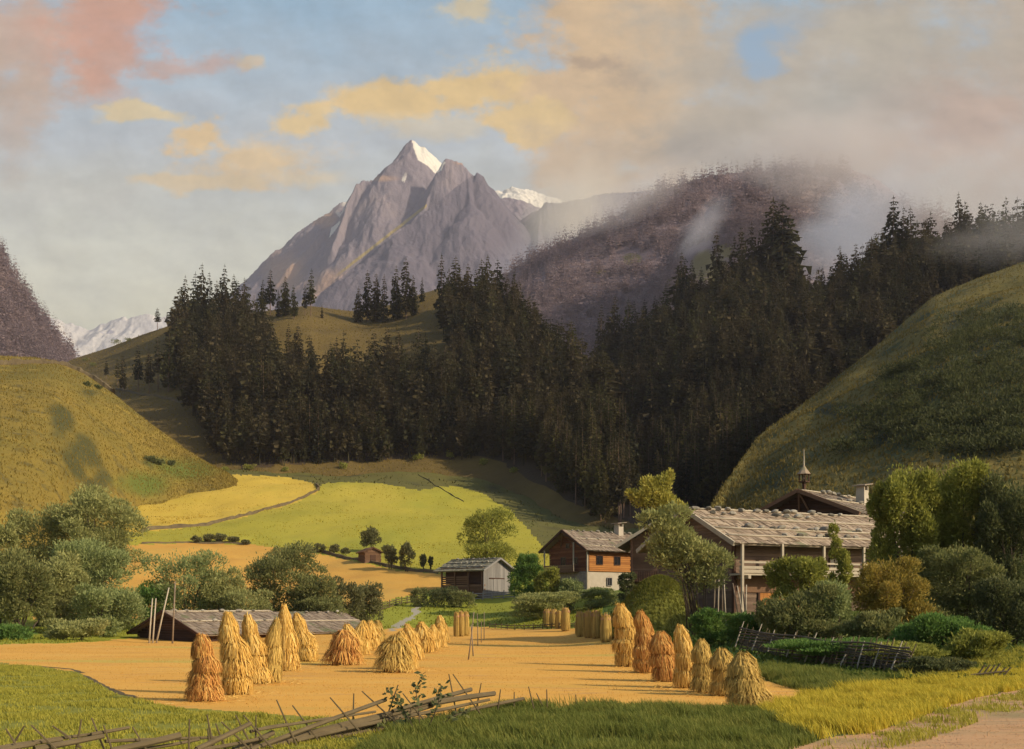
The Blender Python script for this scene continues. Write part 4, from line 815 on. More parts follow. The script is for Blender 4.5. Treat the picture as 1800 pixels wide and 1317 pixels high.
# the big farmhouse
fh = House('farmhouse', 'big timber farmhouse with pale stone weighted shingle roof and front balcony', 'house', (14.43, 86.37, 2.2), r_(26), 17.5, 10, 8.3, 5.2, 1.2, 1.5)
fh.logs(m_logg, 0.0); fh.roof(m_shing, .8, .3); fh.barge(m_beam, .16, .17)
for t in (.06, .34, .62, .82): fh.pole(t, -1, m_beam)
RS = 'stones weighing down the farmhouse roof'
fh.stones(.075, -1, [-.4,.9,1.9,2.8,4.1,5.6,6.6,7.5,8.6,9.4,11.4,12.2,13.4,14.4], 'grey stone, %s from the left in the ridge row of the farmhouse roof', RS, .36)
fh.stones(.20, -1, [.8,1.7,2.7,7.0,8.0,9.2,10.2], 'grey stone, %s from the left in the row below the ridge of the farmhouse roof', RS, .33)
fh.stones(.60, -1, [2.3,3.4,4.5,5.3,6.8,8.2,8.8,9.7,11.0,13.2], 'grey stone, %s from the left in the middle row of the farmhouse roof', RS, .38)
fh.stones(.80, -1, [4.6,6.1,7.9,8.9,10.8,11.7], 'grey stone, %s from the left in the lowest row of the farmhouse roof', RS, .38)
fh.part('balcony', m_beam, [(-.6,17.5,-6.35,-5.13,2.95,3.08)])
for z0, z1 in ((3.12,3.36),(3.42,3.62),(3.84,3.98)): fh.part('railing', m_beam, [(-.6,17.5,-6.42,-6.30,z0,z1)])
for x in (-.5, 3.2, 7.2, 11.2, 15.2): fh.part('post', m_beam, [(x-.09,x+.09,-6.62,-6.44,0.0 if x < 0 else 2.95,5.32)])
fh.part('corner_post', m_logd, [(-.32,-.14,-5.32,-5.02,0,5.7)])
fh.part('lower_wall', m_log, [(.05,17.4,-5.2,-5.12,1.7,2.9)])
dr = fh.part('door', m_logo, [(2.2+i*.34,2.52+i*.34,-5.2,-5.14,.02,1.66) for i in range(11)])
for x in (2.0, 5.97): fh.part('door_post', m_logd, [(x,x+.16,-5.24,-5.13,0,1.69)], dr)
fh.window('front', 4.6, 3.95, 1.0, .75, m_logd); fh.window('front', 9.5, 4.0, .9, .75, m_logd); fh.window('gable', 1.0, 4.2, .8, .8, m_logd)
fh.part('beam_end', m_beam, [(x-.12,x+.12,-6.5,-5.15,2.70,2.94) for x in (.2,3.9,7.6,11.3,15)])
# gabled house behind with bell turret
bh = House('gabled_house', 'dark gabled house with bell turret and white chimney behind the big roof', 'house', (26.9, 100.7, 3.3), r_(45), 13, 9.4, 10.05, 7.6, 1.3, 1.3)
bh.logs(m_logd, 0); bh.roof(m_shingd, .8, .3); bh.barge(m_log, .2, .17); bh.pole(.05, -1, m_beam); bh.pole(.45, -1, m_beam)
bh.stones(.06, -1, [2.6,3.6,4.5,5.4,7.4], 'grey stone, %s from the left along the ridge of the turreted house', 'stones on the turreted house roof', .36)
bh.stones(.45, -1, [1.5,3.3,5.2,7.2], 'grey stone, %s from the left on the lower roof of the turreted house', 'stones on the turreted house roof', .36)
bh.chimney(6.2, -2.4, 11.0, .85)
mb = MB(); mb.tube([(0,.6,7.9),(-1.1,.05,9.8)], [.09,.09]); mb.tube([(0,-.6,7.9),(-1.1,-.05,9.8)], [.09,.09]); mb.build('brace', m_log, bh.o)
bt = bh.part('bell_turret', m_logd, [(-.36,-.12,-.12,.12,9.9,10.9),(-.62,.14,-.38,.38,10.9,11.0)])
for a_, b_ in ((-1,-1),(-1,1),(1,-1),(1,1)): bh.part('turret_post', m_logd, [(-.24+a_*.3-.05,-.24+a_*.3+.05,b_*.3-.05,b_*.3+.05,11.0,11.65)], bt)
mb = MB(); mb.tube([(-.24,0,11.45),(-.24,0,11.3),(-.24,0,11.12)], [.05,.12,.18], 8); mb.build('bell', m_pole, bt, True)
mb = MB(); mb.tube([(-.24,0,11.64),(-.24,0,11.74),(-.24,0,12.2),(-.24,0,12.45)], [.66,.58,.22,.07], 8); mb.build('turret_roof', m_shing, bt)
mb = MB(); mb.tube([(-.24,0,12.4),(-.24,0,13.2),(-.24,0,14.0)], [.075,.05,.02], 6); mb.build('spire', m_beam, bt)
# cottage
ct = House('cottage', 'reddish timber cottage on a whitewashed base with grey shingle roof and chimney', 'house', (7.75, 150.7, 4.6), r_(40), 14, 7.2, 8.55, 5.7, 1.2, 1.1)
m_logr = M('reddish_log', [(.09,.034,.018),(.17,.065,.03),(.26,.11,.05)], 2, island=.5, bump=.02, bscale=12, stretch=(.4,.4,1.5))
ct.logs(m_logr, 2.95, name='wall'); ct.roof(m_shingd, .9, .34); ct.barge(m_logd, .16, .15)
ct.part('base_wall', m_plast, [(.05,13.95,-3.62,3.6,-.8,2.94)]); ct.part('stone_base', m_stone, [(-.09,.045,-3.6,3.6,-.8,2.93)])
ct.part('front_boards', m_logo, [(.3,14,-3.79,-3.72,2.98+i*.27,3.22+i*.27) for i in range(10)])
for x in (2.2, 5.6, 9.0): ct.window('front', x, 4.5, 1.1, 1.1, m_logd, .075)
ct.window('front', 4.2, 1.6, .8, 1.0, m_plank); ct.window('gable', .9, 4.4, .9, 1.1, m_log); ct.window('gable', -1.5, 4.4, .8, .9, m_log); ct.window('gable', 0, 6.5, .6, .6, m_log)
ct.part('balcony', m_log, [(-1.1,-.12,-2.2,3.9,2.85,2.97)]+[(-1.14,-1.08,-2.2,3.9,3.0+i*.3,3.24+i*.3) for i in range(3)])
ct.part('balcony_post', m_beam, [(-1.12,-.98,3.7,3.85,2.97,6.0)]); ct.part('balcony_post', m_beam, [(-1.12,-.98,-2.2,-2.05,2.97,6.9)]); ct.part('corner_post', m_beam, [(-.22,-.05,-3.95,-3.75,-.6,5.6)])
mb = MB(); mb.tube([(0,1.6,6.2),(-1.1,.05,8.2)], [.08,.08]); mb.tube([(0,-1.6,6.2),(-1.1,-.05,8.2)], [.08,.08]); mb.build('brace', m_log, ct.o)
ct.chimney(9.5, -.3, 10.1, .95); ct.pole(.45, -1, m_beam); ct.pole(.8, -1, m_beam)
CS = 'stones on the cottage roof'
ct.stones(.05, -1, [.5,1.6,2.7,4.2,5.5,6.8,8.1,10.6,11.8], 'grey stone, %s from the left along the cottage ridge', CS, .3)
ct.stones(.45, -1, [1.4,3.6,5.8,8.0], 'grey stone, %s from the left in the middle row of the cottage roof', CS, .3)
ct.stones(.8, -1, [2.5,4.8,7.1], 'grey stone, %s from the left in the lowest row of the cottage roof', CS, .3)
# shed between
sh = House('timber_shed', 'dark timber shed with wide eaves between cottage and willow', 'shed', (17.1, 131.3, 4.0), r_(77), 9, 5.6, 8.7, 5.9, 1.2, 1.7)
sh.logs(m_log, 0); sh.roof(m_shingd, .9, .34); sh.barge(m_beam, .16, .17)
sh.part('slat_gallery', m_logd, [(-.7,-.12,-2.8,2.6,1.7,1.82)]+[(-.76,-.71,-2.8+i*.27,-2.6+i*.27,1.84,3.0) for i in range(20)]); sh.part('post', m_logd, [(-.82,-.64,2.62,2.80,0,7.0)])
# hay barn
hb = House('hay_barn', 'grey hay barn with plank gable and stone rowed mossy roof', 'barn', (-2.2, 160.4, 3.7), r_(139), 8.4, 5.6, 6.1, 4.25, .7, .8)
hb.logs(m_log, .5, 2.3, ch=.3); hb.roof(m_shingm, .8, .34); hb.barge(m_plank, .12, .12)
mb = MB(); y = -2.85
while y < 2.85:
    w = R.uniform(.24,.36); mb.box(-.16,-.10,y,y+w-.012,.1+R.uniform(-.05,.1),hb.zroof(min(abs(y),abs(y+w)) if y*(y+w) > 0 else max(abs(y),abs(y+w)))-.22); y += w
mb.build('plank_gable', m_plank, hb.o)
gd = hb.part('barn_door', m_plank, [(-.21,-.165,-1.2+i*.3,-.92+i*.3,.3,3.1) for i in range(7)]); hb.part('door_rail', m_logd, [(-.25,-.215,-1.4,1.9,3.12,3.26)], gd)
for x in (.15, 2.9, 5.6, 8.3): hb.part('post', m_log, [(x-.1,x+.1,2.93,3.12,.1,4.55)])
hb.part('top_beam', m_log, [(-.1,8.4,2.93,3.13,4.56,4.76)]); hb.part('loft_shade_fill', m_logd, [(.3,8.2,-2.4,2.3,2.35,4.55)]); hb.part('slat_side', m_log, [(3.0,8.35,2.86,2.92,2.4+i*.3,2.6+i*.3) for i in range(4)]); hb.part('gable_core', m_logd, [(.0,.2,-2.6,2.6,.5,4.7)])  # dark box in the loft gap stands in for the shade inside
for t in (.1, .4, .72): hb.pole(t, 1, m_plank, .06)
HS = 'stones on the hay barn roof'
hb.stones(.1, 1, [.3,1.3,2.2,3.2,4.4,5.4,6.5,7.6], 'pale stone, %s from the right along the ridge of the hay barn', HS, .28)
hb.stones(.42, 1, [.5,1.5,2.6,3.6,4.7,5.9,7.0], 'pale stone, %s from the right in the middle row of the hay barn', HS, .28)
hb.stones(.74, 1, [.8,2.2,3.5,4.8,6.1,7.4], 'pale stone, %s from the right in the lowest row of the hay barn', HS, .26)
# brown barn at the left, in two sections
b1 = House('brown_barn', 'low dark brown barn with front gable behind the four leaning poles', 'barn', (-32.3, 103.6, -.95), r_(52), 10.8, 9.8, 3.3, 1.15, .8, .75)
b1.logs(m_logd, -.3, ch=.24); b1.roof(m_shingd, .7, .3); b1.barge(m_logd, .13, .12); b1.pole(.5, -1, m_beam); b1.pole(.08, -1, m_beam)
b1.stones(.09, -1, [.2,1.6,3.4,5.6,7.6,9.4], 'pale stone, %s from the left along the ridge of the brown barn', 'stones on the brown barn roof', .3)
b1.stones(.5, -1, [1.2,3.0,5.2,7.0,9.0], 'dark stone, %s from the left on the lower roof of the brown barn', 'stones on the brown barn roof', .26)
b2 = House('long_shed', 'second low shed roof adjoining the brown barn on its right', 'shed', (-24.6, 113.4, -1.0), r_(52), 9.0, 9.8, 3.15, 1.15, .5, .75)
b2.logs(m_logd, -.3, ch=.24); b2.roof(m_shingd, .7, .3); b2.barge(m_logd, .13, .12, (0,1)); b2.pole(.5, -1, m_beam)
b2.stones(.09, -1, [.8,2.4,4.0,5.6,7.0,8.4], 'dark stone, %s from the left along the ridge of the second shed', 'stones on the second shed roof', .28)
# field hut
p = gp(640, 990)
hu = House('field_hut', 'tiny brown field hut beside the round tree on the bright meadow', 'hut', (p.x+1.6, p.y, p.z-.1), r_(115), 3.8, 2.8, 2.9, 2.0, .5, .5)
hu.logs(m_log, 0, ch=.3); hu.roof(m_log, .9, .4); hu.part('door', m_logd, [(-.17,-.115,-.5,.5,0,1.6)])

# ------------------------------------------------------------------ grassy mound
mv = []; mq = []; c = G(1155, 82)
for i in range(25):
    for j in range(48):
        s_ = i/24; th = 2*math.pi*j/48; rx, ry, hh = 4.4, 3.6, 4.4
        k = 1-s_; z = hh*(1-s_**2.0)**1.25*.98+.16*math.sin(th*5+i*.7)*(1-k)*k*2
        mv.append((s_*rx*math.cos(th)*(1+.07*math.sin(th*3+1))+.25*k, s_*ry*math.sin(th), z-.3+R.uniform(-.02,.02)))
for i in range(24):
    for j in range(48): mq.append((i*48+j, i*48+(j+1)%48, (i+1)*48+(j+1)%48, (i+1)*48+j))
mo = npobj('grass_mound', mv, mq, m_mound, smooth=True); mo.location = c
mva = np.array(mv, float); nb = 16000; qi = np.array(mq)[NR.integers(0, len(mq), nb)]; w_ = NR.dirichlet((1,1,1,1), nb)
pb = (mva[qi]*w_[:,:,None]).sum(1); hb_ = .2*NR.uniform(.5,1.4,nb); tb = NR.uniform(0,6.28,nb); sb = np.stack([np.cos(tb), np.sin(tb), 0*tb], -1)*.03; ub = np.stack([NR.normal(size=nb)*.07-.03, NR.normal(size=nb)*.07, hb_], -1)
npobj('grass', np.stack([pb-sb, pb+sb, pb+sb*.2+ub, pb-sb*.2+ub], 1).reshape(-1,3), np.arange(nb*4).reshape(nb,4), leaf('mound_blades', [(.06,.075,.014),(.10,.11,.018),(.14,.135,.025)]), mo); tag(mo, 'steep dark green grass mound in front of the cottage and shed', 'mound')

# ------------------------------------------------------------------ poles
def stick(name, label, cat, a_, b_, r0, r1, mat, group=None):
    a_, b_ = Vector(a_), Vector(b_); mb = MB(); d_ = b_-a_; s1 = d_.orthogonal().normalized()
    mb.tube([(0,0,0), d_*.5+s1*R.uniform(-.02,.02)*d_.length*.5, d_], [r0, (r0+r1)/2, r1], 6); o = mb.build(name, mat, None, True); o.location = a_; return tag(o, label, cat, group)
for lb, (x0, y0), (x1, y1), mt in [('pale thin pole leaning on the brown barn, leftmost of four', (262,1121), (268,1052), m_beam), ('pale thin pole second of four before the brown barn', (268,1121), (274,1052), m_beam),
    ('pole slanting to the right before the brown barn gable', (274,1118), (297,1033), m_beam), ('tallest dark topped upright pole before the brown barn', (303,1120), (308,1022), m_pole)]:
    d = 97.0; a_ = G(x0, d)-Vector((0,0,.2)); stick('pole', lb, 'pole', a_, P(x1, y1, d+.3), .085, .055, mt, 'poles before the brown barn')
for lb, (x0, y0), (x1, y1) in [('thin bean pole leaning right, nearest in the stubble', (823,1160), (833,1076)), ('thin short bean pole leaning left beside the nearest one', (832,1154), (828,1098)), ('thin upright bean pole in the middle of the group', (840,1136), (839,1078)),
    ('short thin bean pole right of the middle one', (846,1130), (846,1092)), ('thin bean pole at the right of the group', (851,1126), (851,1076))]:
    a_ = gp(x0, y0); stick('bean_pole', lb, 'pole', a_-Vector((0,0,.1)), P(x1, y1, a_.y), .04, .025, m_pole, 'bean poles in the stubble')
for i, (x0, x1, y1) in enumerate([(1254,1258,1000),(1262,1264,1012),(1270,1270,1010),(1276,1272,998),(1300,1288,1025),(1307,1296,1030),(1312,1306,1040),(1311,1312,1028)]):
    d = 78.3 if x0 > 1290 else 79.5; a_ = G(x0, d); stick('leaning_pole', 'long weathered pole, %s from the left stacked against the farmhouse corner' % ORD[i], 'pole', a_, P(x1, y1, d+.5), .06, .04, m_beam if i % 2 else m_pole, 'poles stacked at the farmhouse corner')

# ------------------------------------------------------------------ fences
def fdep(px): return float(np.interp(px, [-60,0,300,500,700,900,1040], [17,17.6,20,22.8,26,29.8,31.6]))
fr = empty('rail_fence', G(400, 21.4), 0, 'rough crossed stake and rail fence running along the bottom left foreground', 'fence')
def fpart(name, a_, b_, r0, r1, mat, n=6, flat=1.):
    mb = MB(); o_ = fr.location; a_, b_ = Vector(a_)-o_, Vector(b_)-o_; mid = (a_+b_)/2+Vector((0,0,R.uniform(-.02,.02)))
    mb.tube([a_, mid, b_], [r0, (r0+r1)/2*1.03, r1], n); return mb.build(name, mat, fr, False)
for i, (x0, y0, x1, y1, r0, r1) in enumerate([(440,1318,678,1230,.055,.05),(480,1308,720,1247,.11,.08),(690,1250,828,1212,.05,.06),(760,1236,869,1219,.08,.07),(820,1249,920,1228,.045,.05),(530,1312,690,1278,.09,.07),(452,1283,660,1251,.022,.02),
    (10,1312,168,1290,.03,.03),(160,1291,227,1279,.03,.025),(60,1317,182,1294,.06,.045),(185,1303,395,1296,.02,.02),(195,1320,316,1293,.06,.07),(345,1318,440,1272,.06,.05),(410,1320,480,1288,.07,.06),(440,1286,505,1273,.02,.02),(-40,1330,60,1308,.05,.04),(600,1290,760,1240,.07,.06),(400,1330,560,1290,.08,.07),(520,1302,700,1262,.05,.05),(590,1276,800,1228,.045,.035),(470,1316,600,1290,.05,.04),(330,1322,470,1296,.045,.035),(240,1318,350,1300,.03,.03),(-40,1318,110,1300,.035,.03),(700,1262,860,1230,.05,.04)]):
    off = (-.14, .12, 0)[i % 3]; fpart('rail', P(x0, y0, fdep(x0)+off), P(x1, y1, fdep(x1)+off), max(r0*.95,.034), max(r1*.95,.028), m_rail, 7)
ST = [(10,1281,28,1311),(43,1276,25,1303),(55,1275,86,1307),(92,1276,114,1294),(143,1265,136,1300),(161,1262,181,1317),(182,1275,194,1314),(233,1278,256,1317),(333,1264,331,1317),(364,1256,369,1289),(365,1281,369,1317),(379,1272,389,1299),(389,1269,426,1307),(414,1257,439,1308),(428,1257,464,1299),(450,1258,449,1294),
 (486,1230,516,1299),(514,1240,546,1284),(580,1226,603,1253),(622,1219,621,1246),(636,1215,696,1270),(700,1204,683,1253),(708,1219,742,1262),(789,1185,796,1222),(796,1185,836,1242),(846,1201,839,1239),(880,1212,876,1242),(904,1217,904,1239),(929,1207,936,1235),(943,1219,953,1240),(961,1212,962,1240),(1012,1221,1014,1243),(1029,1226,1028,1244),(557,1295,572,1318),(636,1290,645,1312)]
for i, (x0, y0, x1, y1) in enumerate(ST):
    d = fdep((x0+x1)/2)+(.09 if i % 2 else -.11); a_, b_ = P(x0, y0, d), P(x1, y1, d); dv = (b_-a_); k = max(1., (a_.z+.12)/max(.05, -dv.z)); k = min(k, 2.2)
    fpart('stake', a_+dv*k+Vector((0,.06,0)), a_, .026, .014, m_rail, 5)
# wattle fence at the right
wf = empty('wattle_fence', G(1440, 49), 0, 'dark woven wattle fence with slanting stakes beside the yellow grass', 'fence')
def wdep(px): return float(np.interp(px, [1280,1330,1450,1600], [60,56,50,45.5]))
for k in range(9):
    mb = MB(); pts = []
    for i in range(14):
        px = 1300+(1600-1300)*i/13; q = G(px, wdep(px))+Vector((0, .1*(1 if (i+k) % 2 else -1), .1+k*.125+.05*math.sin(i*1.3+k)))-wf.location; pts.append(q)
    mb.tube(pts, [R.uniform(.035,.06) for _ in pts], 5); mb.build('rod', m_dwood, wf, True)
for i in range(30):
    px = 1296+i*10.3+R.uniform(-3,3); q = G(px, wdep(px))-wf.location; mb = MB(); mb.tube([q+Vector((-.28,-.14,-.1)), q+Vector((R.uniform(.05,.35), -.12, R.uniform(1.15,1.5)))], [.04,.025], 5); mb.build('stake', m_beam if i % 3 == 0 else m_rail, wf)
wf2 = empty('broken_fence', G(1735, 41), 0, 'short broken piece of stake fence at the right among bushes', 'fence')
for i in range(6):
    q = G(1718+i*9, 42.5)-wf2.location; mb = MB(); mb.tube([q+Vector((-.2,0,-.1)), q+Vector((.3,0,R.uniform(.45,.65)))], [.045,.03], 5); mb.build('stake', m_rail, wf2)
mb = MB(); mb.tube([G(1708,42.4)-wf2.location+Vector((0,.06,.2)), G(1772,42.4)-wf2.location+Vector((0,.06,.35))], [.04,.03], 5); mb.build('rail', m_rail, wf2)
# low rail fences further back
def lowfence(name, label, pts, h, nr, mat, posts=6, r=.05):
    ps = [gp(*p) for p in pts]; o = empty(name, ps[0], 0, label, 'fence'); o_ = ps[0]
    def along(t):
        t *= len(ps)-1; i = min(int(t), len(ps)-2); return ps[i].lerp(ps[i+1], t-i)
    for k in range(nr):
        mb = MB(); mb.tube([along(i/10)-o_+Vector((0,0,h*(k+.7)/nr+R.uniform(-.03,.03))) for i in range(11)], [r]*11, 5); mb.build('rail', mat, o, True)
    for i in range(posts):
        q = along(i/(posts-1))-o_; mb = MB(); mb.tube([q+Vector((0,-.08,-.2)), q+Vector((R.uniform(-.1,.1),-.08,h*1.25))], [r*1.1,r*.9], 5); mb.build('post', mat, o)
lowfence('rail_fence', 'pale rail fence left of the hay barn hedge', [(672,1073),(700,1064),(722,1060),(745,1059)], .9, 3, m_rail, 8, .07)
lowfence('rail_fence', 'grey rail fence in front of the hay barn gable', [(832,1056),(865,1054),(905,1052)], 1.0, 3, m_plank, 5, .08)
lowfence('rail_fence', 'dark low fence along the back edge of the stubble', [(860,1104),(900,1108),(960,1106),(1010,1104)], .5, 2, m_rail, 12, .05)
lowfence('rail_fence', 'dark low fence climbing from the long shed to the meadow', [(566,1112),(600,1096),(640,1082),(672,1073)], .8, 2, m_rail, 10, .06)
lowfence('picket_fence', 'small broken fence below the white base of the cottage', [(1052,1038),(1066,1040),(1082,1038)], 1.1, 3, m_dwood, 6, .06)
# banks that divide the upper meadows
def bank(label, pts, w, h, land=None, name='field_bank'):
    ps = [(land.at(*p) if land else gp(*p)) for p in pts]; o_ = ps[0]; V = []; Q = []; n = 8*(len(ps)-1)
    for i in range(n+1):
        t = i/8; k = min(int(t), len(ps)-2); q = ps[k].lerp(ps[k+1], t-k); px = q.x/q.y*F+900
        if not land: q = G(px, q.y)
        q = q-o_; hh = h*R.uniform(.7,1.3); ww = w*R.uniform(.8,1.2)
        for a_, b_ in ((-1,-.4),(-.5,.8),(.2,1),(.8,.6),(1.1,-.4)): V.append((q.x+R.uniform(-.1,.1), q.y+a_*ww, q.z+b_*hh))
    for i in range(n):
        for j in range(4): Q.append((i*5+j, (i+1)*5+j, (i+1)*5+j+1, i*5+j+1))
    o = npobj(name, V, Q, m_bankwall, smooth=False); o.location = o_; tag(o, label, 'bank'); return o
bank('brown bank along the upper edge of the yellow hay meadow', [(240,876),(270,866),(300,854),(340,846),(400,836)], .9, .5)
bank('brown stone bank sweeping down between the two upper meadows', [(556,852),(562,860),(540,873),(500,889),(450,903),(400,914),(340,926),(250,934)], 1.3, .8)
bank('thin dark bank at the lower edge of the short meadow hedge', [(250,956),(330,954),(400,955),(440,957)], .6, .3)
bank('dark bank between bright meadow and grain field below the hut', [(540,966),(580,975),(620,984),(680,996),(770,1008)], .8, .5)
bank('dark hedge bank curving over the left grassy hill', [(0,642),(30,641),(75,639),(120,645),(170,660),(215,676)], 1.5, 1.6, hill_l)
bank('dark hedge bank crossing the slope above the brown hollow', [(205,684),(250,694),(300,704),(330,712)], 1.2, 1.0, hill_w)
bank('rutted dark bank crossing the crest of the bright meadow', [(735,835),(760,850),(790,868),(815,882)], .35, .25)
bank('brown bank along the lower left edge of the stubble', [(-40,1167),(60,1171),(125,1177),(145,1184)], .2, .016)
bank('brown bank between stubble and short grass running down right', [(145,1188),(180,1205),(215,1221),(240,1226)], .2, .016)

# foreground weed with dark leaves
wd = empty('weed_plant', G(742, 25.6), 0, 'dark leaved weed growing up through the rail fence', 'plant'); o_ = wd.location
st = MB(); lf = MB()
for pts in ([(740,1300),(735,1240),(730,1210),(748,1186)], [(744,1300),(770,1240),(776,1205)], [(738,1300),(705,1240),(680,1210)], [(740,1300),(712,1262),(700,1240)], [(742,1305),(690,1280),(625,1276)], [(748,1305),(790,1262),(820,1250)]):
    q = [P(a_, b_, 25.4+R.uniform(-.3,.3))-o_ for a_, b_ in pts]; st.tube(q, [.014,.011,.008,.004][:len(q)], 4)
    for i in range(46):
        t = R.uniform(.3,1)*(len(q)-1); k = min(int(t), len(q)-2); c = q[k].lerp(q[k+1], t-k)+Vector((R.gauss(0,.07), R.gauss(0,.07), R.gauss(0,.05)))
        a_ = Vector((R.gauss(0,1), R.gauss(0,1), R.gauss(.1,.7))).normalized(); s_ = a_.orthogonal().normalized(); n = len(lf.v); l = R.uniform(.09,.19)
        lf.v += [c, c+a_*l*.5+s_*l*.28, c+a_*l, c+a_*l*.5-s_*l*.28]; lf.f.append([n,n+1,n+2,n+3])
st.build('stem', m_bark, wd); lf.build('foliage', L_deep, wd)

# ------------------------------------------------------------------ haze, mist and low cloud
def volmat(name, col, dens, noise=None, aniso=.0):
    m = bpy.data.materials.new(name); t, N, L = nt(m); out = N.new('ShaderNodeOutputMaterial'); v = N.new('ShaderNodeVolumePrincipled')
    v.inputs['Color'].default_value = (*col, 1); v.inputs['Density'].default_value = dens; v.inputs['Anisotropy'].default_value = aniso; L.new(v.outputs[0], out.inputs['Volume'])
    if noise:
        tc = N.new('ShaderNodeTexCoord'); ln = N.new('ShaderNodeVectorMath'); ln.operation = 'LENGTH'; L.new(tc.outputs['Object'], ln.inputs[0])
        n = N.new('ShaderNodeTexNoise'); n.inputs['Scale'].default_value = noise; n.inputs['Detail'].default_value = 4; n.inputs['Distortion'].default_value = .4; L.new(tc.outputs['Object'], n.inputs['Vector'])
        a1 = N.new('ShaderNodeMath'); a1.operation = 'MULTIPLY_ADD'; a1.inputs[1].default_value = 1.1; L.new(n.outputs['Fac'], a1.inputs[0])
        a2 = N.new('ShaderNodeMath'); a2.operation = 'MULTIPLY_ADD'; a2.inputs[1].default_value = -1.; a2.inputs[2].default_value = .40; L.new(ln.outputs['Value'], a2.inputs[0]); L.new(a2.outputs[0], a1.inputs[2])
        mr = N.new('ShaderNodeMapRange'); mr.interpolation_type = 'SMOOTHSTEP'; mr.inputs[1].default_value = 0; mr.inputs[2].default_value = .7; mr.inputs[4].default_value = dens; L.new(a1.outputs[0], mr.inputs[0]); L.new(mr.outputs[0], v.inputs['Density'])
    return m
hz = MB(); hz.box(-6500, 4500, -60, 8200, -60, 2650); h = hz.build('haze', volmat('haze', (.78,.76,.86), 5.0e-5)); tag(h, kind='stuff')
def mist(px, py, d, rx, ry, rd, dens, col, label, ns=1.6, tilt=0):  # low clouds are built here too, under the same name as the mist
    import bmesh
    bm = bmesh.new(); bmesh.ops.create_icosphere(bm, subdivisions=3, radius=1); me = bpy.data.meshes.new('mist'); bm.to_mesh(me); bm.free()
    me.materials.append(volmat('mist', col, dens, ns)); o = link(bpy.data.objects.new('mist', me)); k = d/F
    o.location = P(px, py, d); o.scale = (rx*k, rd, ry*k); o.rotation_euler = (0, -tilt, 0); tag(o, label, 'mist', kind='stuff')
mist(1510, 405, 860, 140, 110, 110, .014, (.72,.75,.82), 'blue grey mist rising behind the tall right spruces', 1.5)
mist(1120, 342, 1380, 190, 42, 80, .007, (.95,.88,.84), 'mauve cloud bank lying along the left shoulder of the far wooded ridge', 1.8, .46)
mist(1460, 270, 1060, 230, 95, 90, .016, (.86,.80,.76), 'grey cloud veil drifting across the top of the right ridges', 1.7, -.12)
mist(1720, 330, 760, 230, 110, 90, .010, (.86,.79,.74), 'warm grey cloud swallowing the high right skyline', 1.4)
mist(1790, 415, 480, 190, 60, 45, .0055, (.97,.92,.88), 'thin grey mist trailing before the last spruces on the right skyline', 1.6)
mist(1235, 400, 1000, 75, 36, 60, .007, (.88,.86,.92), 'thin mist streak trailing up between the two right ridges', 1.8, .75)
mist(1010, 375, 3000, 120, 75, 350, .005, (.95,.88,.78), 'soft cloud edge hiding the right foot of the rocky mountain', 1.6)
mist(960, 460, 2300, 130, 30, 250, .003, (.8,.8,.9), 'thin low mist in the valley before the rocky mountain', 1.5)

# ------------------------------------------------------------------ sky, sun, camera
EL, AZ = 29, 24
W = bpy.data.worlds.new('World'); S.world = W; W.use_nodes = True; t = W.node_tree; N, L = t.nodes, t.links; N.clear()
wo = N.new('ShaderNodeOutputWorld'); bg = N.new('ShaderNodeBackground'); bg.inputs[1].default_value = .15; L.new(bg.outputs[0], wo.inputs[0])
sk = N.new('ShaderNodeTexSky'); sk.sky_type = 'NISHITA'; sk.sun_disc = False; sk.sun_elevation = rad(EL); sk.sun_rotation = rad(90+AZ); sk.dust_density = 1.5
tc = N.new('ShaderNodeTexCoord'); sx = N.new('ShaderNodeSeparateXYZ'); L.new(tc.outputs['Generated'], sx.inputs[0])
def mth(op, a_, b_=None, c_=None):
    n = N.new('ShaderNodeMath'); n.operation = op
    for i, v in enumerate((a_, b_, c_)):
        if v is None: continue
        if isinstance(v, (int, float)): n.inputs[i].default_value = v
        else: L.new(v, n.inputs[i])
    return n.outputs[0]
yy = mth('MAXIMUM', sx.outputs[1], .05); U0 = mth('DIVIDE', sx.outputs[0], yy); V0 = mth('DIVIDE', sx.outputs[2], yy)
cb = N.new('ShaderNodeCombineXYZ'); L.new(U0, cb.inputs[0]); L.new(V0, cb.inputs[1])
def noise(sc, det=8, rg=.6, off=0., dist=0.):
    mp = N.new('ShaderNodeMapping'); mp.inputs['Location'].default_value = (off, off*.7, off*.3); mp.inputs['Scale'].default_value = (1, 1.5, 1); L.new(cb.outputs[0], mp.inputs[0])
    n = N.new('ShaderNodeTexNoise'); n.inputs['Scale'].default_value = sc; n.inputs['Detail'].default_value = det; n.inputs['Roughness'].default_value = rg; n.inputs['Distortion'].default_value = dist; L.new(mp.outputs[0], n.inputs['Vector']); return n.outputs['Fac']
n1, n2, n3 = noise(7), noise(18, 9, .62, 3.1), noise(3.2, 6, .55, 7.7)
nw = mth('MULTIPLY', mth('SUBTRACT', mth('MULTIPLY_ADD', n2, .5, mth('MULTIPLY', n1, .5)), .5), 3.2)
U0 = mth('MULTIPLY_ADD', mth('SUBTRACT', noise(9, 7, .6, 11.3), .5), .09, U0); V0 = mth('MULTIPLY_ADD', mth('SUBTRACT', noise(11, 7, .6, 17.9), .5), .05, V0)
front = N.new('ShaderNodeMapRange'); front.inputs[1].default_value = .02; front.inputs[2].default_value = .25; L.new(sx.outputs[1], front.inputs[0])
def lin(c): return tuple((x/255/12.92 if x < 10 else ((x/255+.055)/1.055)**2.4) for x in c)
SKYK = 1.0
